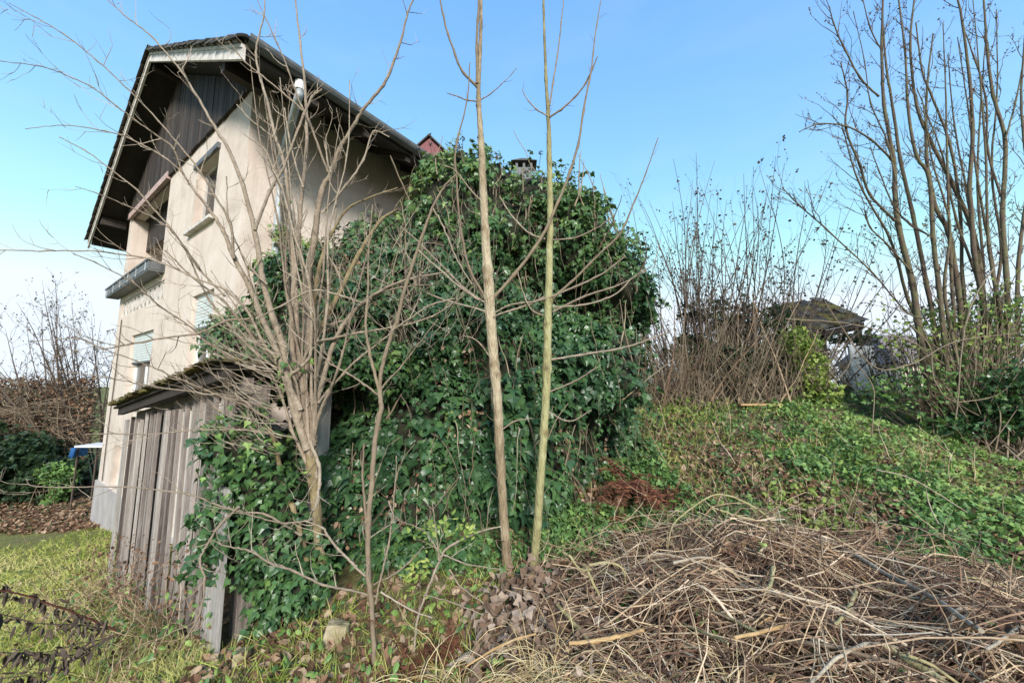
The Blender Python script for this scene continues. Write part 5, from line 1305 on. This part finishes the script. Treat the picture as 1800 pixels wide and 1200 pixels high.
# withered dock in the bottom left corner: arching dark stems with hanging leaves
b0 = at(205, 1105, 2.45)
dock = empty('withered_plant', (b0[0], b0[1], gz(b0[0], b0[1])), 'withered plant with dark arching stems and shrivelled hanging leaves on the lawn', 'plant')
gl = Geo(); LP = []
for pts in ([(205,1108,7),(150,1085,7),(90,1062,6),(40,1045,6),(-10,1035,5)], [(205,1108,5),(140,1098,5),(70,1095,4),(-10,1075,4)], [(200,1115,5),(130,1150,5),(60,1148,5),(-10,1145,5)], [(200,1118,5),(120,1165,5),(50,1185,4),(-10,1195,4)], [(195,1120,4),(140,1130,4),(80,1145,3),(20,1140,3)]):
    P, R = px_line(pts, 2.45, 2.15, 6, jit=.004); g = Geo(); tube(g, P, R, 5, .1); build(g, 'stem', M['rust_leaf'] if len(LP) == 0 else M['bark_dark'], dock)
    for q in P[3:]:
        for _ in range(2): LP.append(q + rng.normal(0, .014, 3) - Z * .01)
LP = np.array(LP); n_ = len(LP)
g = Geo(); scatter(g, CURL_V, CURL_F, LP, rand_unit(n_), hang + rand_unit(n_) * .35, np.stack([rng.uniform(.015, .035, n_), rng.uniform(.035, .085, n_), rng.uniform(.02, .06, n_)], 1), rng.random(n_) * .6); build(g, 'withered_leaves', M['bark_dark'], dock, kind='stuff')

# rusty dead ferns at the foot of the ivy
for (px, py, d_, n_, lab) in ((1135, 850, 3.85, 16, 'rust red dead fern sprawling from the lower right edge of the ivy'), (1100, 830, 3.9, 12, 'upper rust red dead fern hanging on the ivy edge'), (1045, 905, 3.7, 8, 'small rusty fern lying just above the brush pile edge'), (800, 1120, 2.3, 7, 'rusty fronds in the dark foreground left of the dead grey leaves'), (720, 1130, 2.25, 6, 'red brown withered fern by the crooked young tree')):
    b0 = at(px, py, d_); b0[2] = max(gz(b0[0], b0[1]) + .02, b0[2] - .12)
    fn = empty('fern', tuple(b0), lab, 'fern', 'dead rusty ferns'); sc_ = .5 if d_ > 3 else .3
    for k in range(n_):
        a_ = rng.uniform(0, 2 * math.pi); el = rng.uniform(.3, 1.0); L = sc_ * rng.uniform(.6, 1.6)
        dirv = np.array([math.cos(a_) * math.cos(el) + .35, math.sin(a_) * math.cos(el) - .3, math.sin(el)])
        pts = [b0]
        for i in range(8):
            dirv = dirv + np.array([0, 0, -.22]); dirv /= np.linalg.norm(dirv); pts.append(pts[-1] + dirv * L / 8)
        pts = np.array(pts); g = Geo(); tube(g, pts, np.linspace(.004, .0015, 9), 3, .3)
        LPp = []; LD = []
        for i in range(1, 9):
            for q in np.linspace(0, 1, 3, endpoint=False):
                p_ = pts[i - 1] * (1 - q) + pts[i] * q; t_ = pts[i] - pts[i - 1]; sd_ = np.cross(t_, Z); sd_ /= np.linalg.norm(sd_) + 1e-9
                for s_ in (-1, 1): LPp.append(p_); LD.append(sd_ * s_ + t_ * 3 + rng.normal(0, .25, 3) + hang * .4)
        LPp = np.array(LPp); LD = np.array(LD); m_ = len(LPp); wd_ = np.interp(np.arange(m_), [0, m_ * .3, m_], [.05, .1, .02]) * sc_ / .45
        scatter(g, OVAL_V, OVAL_F, LPp, rand_unit(m_) * .5 + Z, LD, np.stack([wd_ * .26, wd_ * .8, wd_], 1), rng.random(m_)); build(g, 'frond', M['rust_leaf'], fn)

# pale stones at the bottom of the picture
def stone(px, py, d_, sx, sy, sz, lab):
    p = at(px, py, d_); p[2] = gz(p[0], p[1])
    me = bpy.data.meshes.new('stone'); bm = bmesh.new(); bmesh.ops.create_cube(bm, size=1)
    bmesh.ops.subdivide_edges(bm, edges=bm.edges[:], cuts=5, use_grid_fill=True)
    for v_ in bm.verts:
        c = v_.co.copy(); q = c.normalized() * .62; c = c.lerp(q, .35)
        nn_ = mnoise.fractal(c * 3 + Vector((px, py, 0)), 1, 2, 4) * .12
        v_.co = Vector((c.x * sx, c.y * sy, c.z * sz)) * (1 + nn_)
    bm.to_mesh(me); bm.free(); me.materials.append(M['stone'])
    o = bpy.data.objects.new('stone', me); COL.objects.link(o); o.location = (p[0], p[1], p[2] + sz * .25); o.rotation_euler = (random.uniform(-.2, .2), random.uniform(-.2, .2), random.uniform(0, 3))
    tag(o, lab, 'stone', 'pale stones in the grass')
stone(590, 1130, 2.5, .13, .10, .13, 'tall yellowish limestone block under the ivy near the crooked young tree')
stone(425, 1165, 2.45, .09, .08, .07, 'small pale stone at the foot of the silvery board')

# ------------------------------------------------------------------ brush pile
def pile_h(x, y):
    h = .36 * (np.exp(-((x - 1.35) / .95) ** 2 - ((y - 2.6) / .7) ** 2) + .8 * np.exp(-((x - 2.3) / .9) ** 2 - ((y - 2.0) / .6) ** 2) + .5 * np.exp(-((x - 2.9) / .6) ** 2 - ((y - 2.7) / .5) ** 2)) + .10 * np.exp(-((x - .35) / .5) ** 2 - ((y - 2.3) / .4) ** 2)
    return h * np.clip(-.35 + 2.75 * fbm(x * 2.1, y * 2.1, 61), .08, 2.0)
g = Geo(); nx_, ny_ = 60, 40
X_, Y_ = np.meshgrid(np.linspace(-.3, 3.9, nx_), np.linspace(1.2, 3.9, ny_))
def stick(g, x, y, frac, L, r, yaw, tint=None, arch=.06, sides=4, pitch=0.0, kink=.05):
    c = np.array([x, y, 0]); dv = np.array([math.cos(yaw), math.sin(yaw), 0]); n_ = 6
    t_ = np.linspace(-.5, .5, n_); side = np.array([-dv[1], dv[0], 0]); bend = rng.normal(0, .07) * L
    P = c + np.outer(t_ * L, dv) + np.outer(bend * (1 - 4 * t_ ** 2), side)
    hh = ground_z(P[:, 0], P[:, 1]) + pile_h(P[:, 0], P[:, 1]) * frac
    zf = np.polyval(np.polyfit(t_, hh, 1), t_)
    P[:, 2] = zf * .6 + hh * .4 + arch * L * (1 - 4 * t_ ** 2) + pitch * t_ * L + .01
    P += rng.normal(0, kink * .15, P.shape) * np.array([1, 1, .7])
    tube(g, catmull(P, 3) if r > .006 else P, np.linspace(r, r * .45, 3 * (n_ - 1) + 1 if r > .006 else n_), sides, float(rng.random()) if tint is None else tint)
    return P
for k in range(4700):
    u_ = rng.random()
    x = rng.normal(1.75, .95); y = rng.normal(2.3, .52)
    if rng.random() < .12: x, y = rng.normal(.75, .35), rng.normal(2.35, .3)
    if not (.22 + .25 * rng.random() < x < 4.2 and 1.25 < y < 4.0): continue
    yaw = rng.normal(-.05, .5) + (math.pi if rng.random() < .5 else 0)
    if rng.random() < .3: yaw = rng.uniform(0, 6.28)
    stick(g, x, y, rng.random() ** .5 * 1.1, rng.uniform(.15, .95), rng.uniform(.0018, .0052) * (1.5 if rng.random() < .15 else 1), yaw, None, rng.normal(.03, .09), 3, rng.normal(0, .22), .12)
# long thin arching canes
for k in range(170):
    x = rng.normal(1.8, .8); y = rng.normal(2.35, .45)
    if not (.6 < x < 3.6 and 1.5 < y < 3.5): continue
    stick(g, x, y, rng.uniform(.8, 1.15), rng.uniform(.8, 1.7), rng.uniform(.0028, .0055), rng.normal(-.1, .6) + (math.pi if rng.random() < .5 else 0), None, rng.uniform(.02, .16), 4, rng.normal(0, .1), .1)
# fine side twigs on top
for k in range(900):
    x = rng.normal(1.7, .95); y = rng.normal(2.5, .5)
    if not (0 < x < 4.0 and 1.3 < y < 3.7): continue
    p = np.array([x, y, gz(x, y) + float(pile_h(x, y)) * rng.uniform(.7, 1.0)])
    grow(g, p, np.array([rng.normal(0, 1), rng.normal(-.1, .7), rng.uniform(-.1, .7)]), rng.uniform(.15, .55), rng.uniform(.002, .0045), 1, .1, .2, 5, (1, 3))
bp = build(g, 'brush_pile', M['twig_mix'], loc=(1.75, 2.5, gz(1.75, 2.5)), kind='stuff'); bp['label'] = 'wide heap of cut twigs and dry prunings across the foreground'
g = Geo(); n_ = 5200; x = rng.normal(1.7, 1.0, n_); y = rng.normal(2.6, .55, n_)
P = np.stack([x, y, ground_z(x, y) + pile_h(x, y) * rng.random(n_) ** .7], 1); scatter(g, CURL_V, CURL_F, P, rand_unit(n_) + Z, rand_unit(n_), rng.uniform(.03, .075, n_), rng.random(n_) * .8); o = build(g, 'brush_leaves', M['dry_leaf'], kind='stuff'); o['label'] = 'brown leaves caught within the brush pile'
g = Geo(); n_ = 1900; x = rng.normal(1.2, .95, n_); y = rng.normal(2.4, .55, n_)
P = np.stack([x, y, ground_z(x, y) + pile_h(x, y) * rng.uniform(.4, 1.0, n_)], 1); scatter(g, IVY_V, IVY_F, P, rand_unit(n_) + Z, rand_unit(n_), rng.uniform(.025, .055, n_), rng.random(n_)); o = build(g, 'brush_weeds', M['cover_leaf'], kind='stuff'); o['label'] = 'small green leaves growing up through the brush pile'

def heap_depth(px, py):
    d_ = np.linspace(1.2, 4.2, 400); r_ = at(px, py, 1.0) - CAM
    z = CAMZ + r_[2] * d_; gh = ground_z(r_[0] * d_, d_) + pile_h(r_[0] * d_, d_) * 1.02
    k = np.nonzero(z <= gh)[0]
    return float(d_[k[0]]) if len(k) else None
def cut_branch(pts, d0, d1, mat, label, fork=()):
    hd = [(i, heap_depth(q[0], q[1])) for i, q in enumerate(pts)]; hd = [q for q in hd if q[1]]
    if len(hd) >= 2:
        c_ = np.polyfit([q[0] for q in hd], [q[1] for q in hd], 1); e_ = np.polyval(c_, [0, len(pts) - 1]); d0, d1 = e_[0] - .15, e_[1] - .13
    P, R = px_line(pts, d0, d1, 6, jit=.003); b0 = P[0]
    g = Geo(); tube(g, P, knots(R, 7, .1), 8, .5)
    if not fork:
        o = build(g, 'cut_branch', M[mat], loc=P[len(P) // 2], smooth=True); tag(o, label, 'branch', 'cut branches in the brush pile')
    else:
        o = empty('cut_branch', tuple(P[len(P) // 2]), label, 'branch', 'cut branches in the brush pile'); build(g, 'limb', M[mat], o, smooth=True)
        for pt in fork:
            P, R = px_line(pt, (d0 + d1) / 2, (d0 + d1) / 2 - .05, 6, jit=.003); g = Geo(); tube(g, P, R, 6, .5); build(g, 'side_branch', M[mat], o, smooth=True)
    return o
cut_branch([(1375,925,9),(1420,935,11),(1490,968,14),(1560,1010,16),(1640,1050,18),(1690,1085,18),(1725,1108,17)], 2.5, 2.0, 'branch_grey', 'longest pale straight branch running down to the right across the brush pile')
cut_branch([(1555,1135,20),(1590,1155,22),(1640,1185,24),(1680,1215,26)], 1.95, 1.8, 'branch_moss', 'thick mossy branch end at the bottom of the brush pile', [[(1595,1150,12),(1640,1170,12),(1690,1205,12)]])
cut_branch([(1735,1140,9),(1770,1118,12),(1800,1098,20),(1830,1075,22)], 1.9, 1.95, 'branch_grey', 'thick grey stump of a branch at the right edge of the heap')
cut_branch([(1360,900,8),(1362,935,14),(1360,985,13),(1355,1020,10),(1352,1032,8)], 2.6, 2.5, 'branch_moss', 'upright mossy crooked branch with a knot near the top of the heap', [[(1362,932,9),(1330,915,8),(1290,905,6),(1250,890,4)], [(1364,940,11),(1400,970,11),(1435,1005,10)], [(1362,930,8),(1345,905,6),(1300,878,5),(1255,870,4),(1200,905,4),(1180,930,3),(1172,975,3)]])
cut_branch([(1185,1128,9),(1220,1000,0.1)][:1] + [(1030,1125,10),(1080,1118,11),(1130,1108,8)], 2.15, 2.1, 'branch_orange', 'short orange brown stick lying left of the heap') if False else cut_branch([(1000,1130,9),(1040,1126,11),(1090,1117,11),(1132,1106,8)], 2.15, 2.1, 'branch_orange', 'short orange brown stick lying on the dry grass clump')
cut_branch([(980,1062,9),(1000,1085,11),(1030,1120,11),(1045,1140,10)], 2.2, 2.1, 'branch_moss', 'short dark mossy stick poking out above the dry grass clump')
cut_branch([(990,970,6),(1030,995,8),(1060,1025,8),(1120,1060,8),(1200,1095,7),(1280,1130,5)], 2.4, 2.1, 'branch_moss', 'forked yellowish branch pointing up left from the pile edge', [[(1030,995,8),(1045,1030,7),(1058,1055,6)], [(1035,992,6),(1070,988,6),(1095,1000,5),(1100,1025,4)], [(1000,975,6),(1020,1000,6),(1040,1000,6)]])
cut_branch([(1215,985,9),(1232,968,14),(1225,990,12),(1215,1010,9)], 2.5, 2.45, 'branch_grey', 'stubby cut branch standing up at the left end of the heap', [[(1232,968,10),(1262,985,14),(1300,1015,13),(1330,1040,9)]])
cut_branch([(1290,1120,9),(1330,1112,10),(1400,1096,12),(1500,1090,12),(1560,1078,10)], 2.1, 2.0, 'branch_orange', 'orange branch stretched flat across the middle of the heap')
cut_branch([(1600,1112,8),(1640,1104,9),(1700,1105,9),(1780,1120,9),(1830,1130,8)], 1.95, 1.9, 'branch_orange', 'arched orange stick near the right edge of the heap')
cut_branch([(1425,1200,9),(1460,1165,10),(1500,1140,11),(1530,1130,11),(1580,1138,8)], 1.9, 1.95, 'branch_grey', 'bent grey branch with side twigs low in the heap', [[(1478,1095,4),(1480,1125,5),(1487,1160,5),(1484,1180,4)], [(1430,1120,4),(1432,1160,4),(1425,1195,4)]])
cut_branch([(1690,950,6),(1730,985,8),(1770,1020,9),(1810,1060,10)], 2.5, 2.3, 'branch_grey', 'slanting pale branch at the upper right of the heap', [[(1625,850,3),(1635,890,4),(1650,920,4)], [(1540,825,3),(1600,840,4),(1660,875,4),(1700,900,3)]])
cut_branch([(1470,1095,9),(1490,1070,11),(1505,1040,10)], 2.15, 2.2, 'branch_moss', 'short green stub propped in the middle of the heap')
cut_branch([(1230,985,6),(1180,995,7),(1150,1000,7),(1190,1040,8),(1250,1070,9),(1330,1110,8)], 2.45, 2.1, 'branch_moss', 'zigzag mossy branch along the left flank of the heap')
cut_branch([(1560,1010,5),(1590,1060,6),(1640,1110,7),(1680,1160,8),(1730,1200,8)], 2.0, 1.8, 'branch_grey', 'thin pale branch crossing beneath the longest one')
cut_branch([(818,1172,4),(860,1145,6),(900,1125,6),(942,1113,5)], 2.15, 2.2, 'branch_orange', 'reddish bent cane lying left of the dry grass clump')
# loose branches: countable, each told apart by its colour and where it lies
LOOK = [('branch_orange', .5, 'orange brown'), ('branch_grey', .5, 'pale grey brown'), ('branch_moss', .5, 'mossy olive'), ('bark_brown', .3, 'dark brown'), ('twig_mix', .95, 'straw coloured'), ('twig_mix', .38, 'reddish brown')]
XW = ['at its left end', 'left of its middle', 'right of its middle', 'at its right end']
YW = ['low on', 'halfway up', 'atop']
for a in range(4):
    for b_ in range(3):
        for c_ in range(6):
            x = .65 + .72 * a + rng.uniform(.05, .6); y = 1.72 + .48 * b_ + rng.uniform(.03, .42)
            mt, tn_, word = LOOK[c_]
            L_ = rng.uniform(.6, 1.4)
            g = Geo(); P = stick(g, x, y, rng.uniform(.9, 1.12), L_, rng.uniform(.0055, .010), rng.normal(-.1, .55) + (math.pi if rng.random() < .5 else 0), tn_, rng.normal(.02, .04), 6, rng.normal(0, .1))
            o = build(g, 'cut_branch', M[mt], loc=P[2], smooth=True)
            tag(o, 'loose %s branch %s the brush pile, %s' % (word, YW[b_], XW[a]), 'branch', 'cut branches in the brush pile')

# heap of big grey dead leaves left of the pile, dry grass clump
g = Geo(); n_ = 260; x = rng.normal(.12, .2, n_); y = rng.normal(2.45, .2, n_)
P = np.stack([x, y, ground_z(x, y) + pile_h(x, y) * rng.uniform(.3, 1.0, n_) + rng.uniform(0, .12, n_)], 1)
scatter(g, CURL_V, CURL_F, P, rand_unit(n_) + np.array([0, -.8, .5]), hang + rand_unit(n_), np.stack([rng.uniform(.025, .085, n_), rng.uniform(.05, .12, n_), rng.uniform(.03, .16, n_)], 1), rng.random(n_))
n_ = 300; x = rng.normal(.12, .22, n_); y = rng.normal(2.42, .22, n_)
P = np.stack([x, y, ground_z(x, y) + pile_h(x, y) * rng.uniform(.3, 1.0, n_) + rng.uniform(0, .13, n_)], 1)
scatter(g, IVY_V, IVY_F, P, rand_unit(n_) + np.array([0, -.5, .5]), rand_unit(n_) + hang * .4, np.stack([rng.uniform(.05, .10, n_), rng.uniform(.05, .10, n_), rng.uniform(.05, .3, n_)], 1), rng.random(n_)); o = build(g, 'dead_leaves', M['grey_leaf'], loc=(.12, 2.45, gz(.12, 2.45)), kind='stuff'); o['label'] = 'heap of large curled grey brown dead leaves below the saplings'
for (cx, cy, n_, lab) in ((.22, 1.95, 900, 'bleached tuft of long dry grass flopping over below the dead leaves'), (.62, 1.9, 420, 'smaller straw tuft right of the bleached dry grass'), (-.35, 2.0, 260, 'thin straw tuft left of the bleached dry grass'), (1.1, 1.75, 420, 'straw tuft growing through the front of the brush pile'), (1.0, 3.0, 260, 'straw tuft behind the crest of the brush pile')):
    tf_ = Geo()
    for k in range(n_):
        p = np.array([cx + rng.normal(0, .1), cy + .12 + rng.normal(0, .07), 0]); p[2] = gz(p[0], p[1]) + float(pile_h(p[0], p[1])) * .4
        dv = np.array([rng.normal(-.15, .6), rng.normal(-.5, .5), rng.uniform(.6, 1.5)]); dv /= np.linalg.norm(dv); pts = [p]; L = rng.uniform(.2, .5)
        for i in range(6):
            dv = dv + np.array([0, 0, -.38]) + rng.normal(0, .06, 3); dv /= np.linalg.norm(dv); q = pts[-1] + dv * L / 6; q[2] = max(q[2], gz(q[0], q[1]) + .008); pts.append(q)
        tube(tf_, pts, np.linspace(.0024, .0009, 7), 3, float(rng.random()))
    o = build(tf_, 'dry_grass', M['straw'], loc=(cx, cy, gz(cx, cy))); tag(o, lab, 'grass tuft', 'dry grass tufts'); o['kind'] = 'stuff'
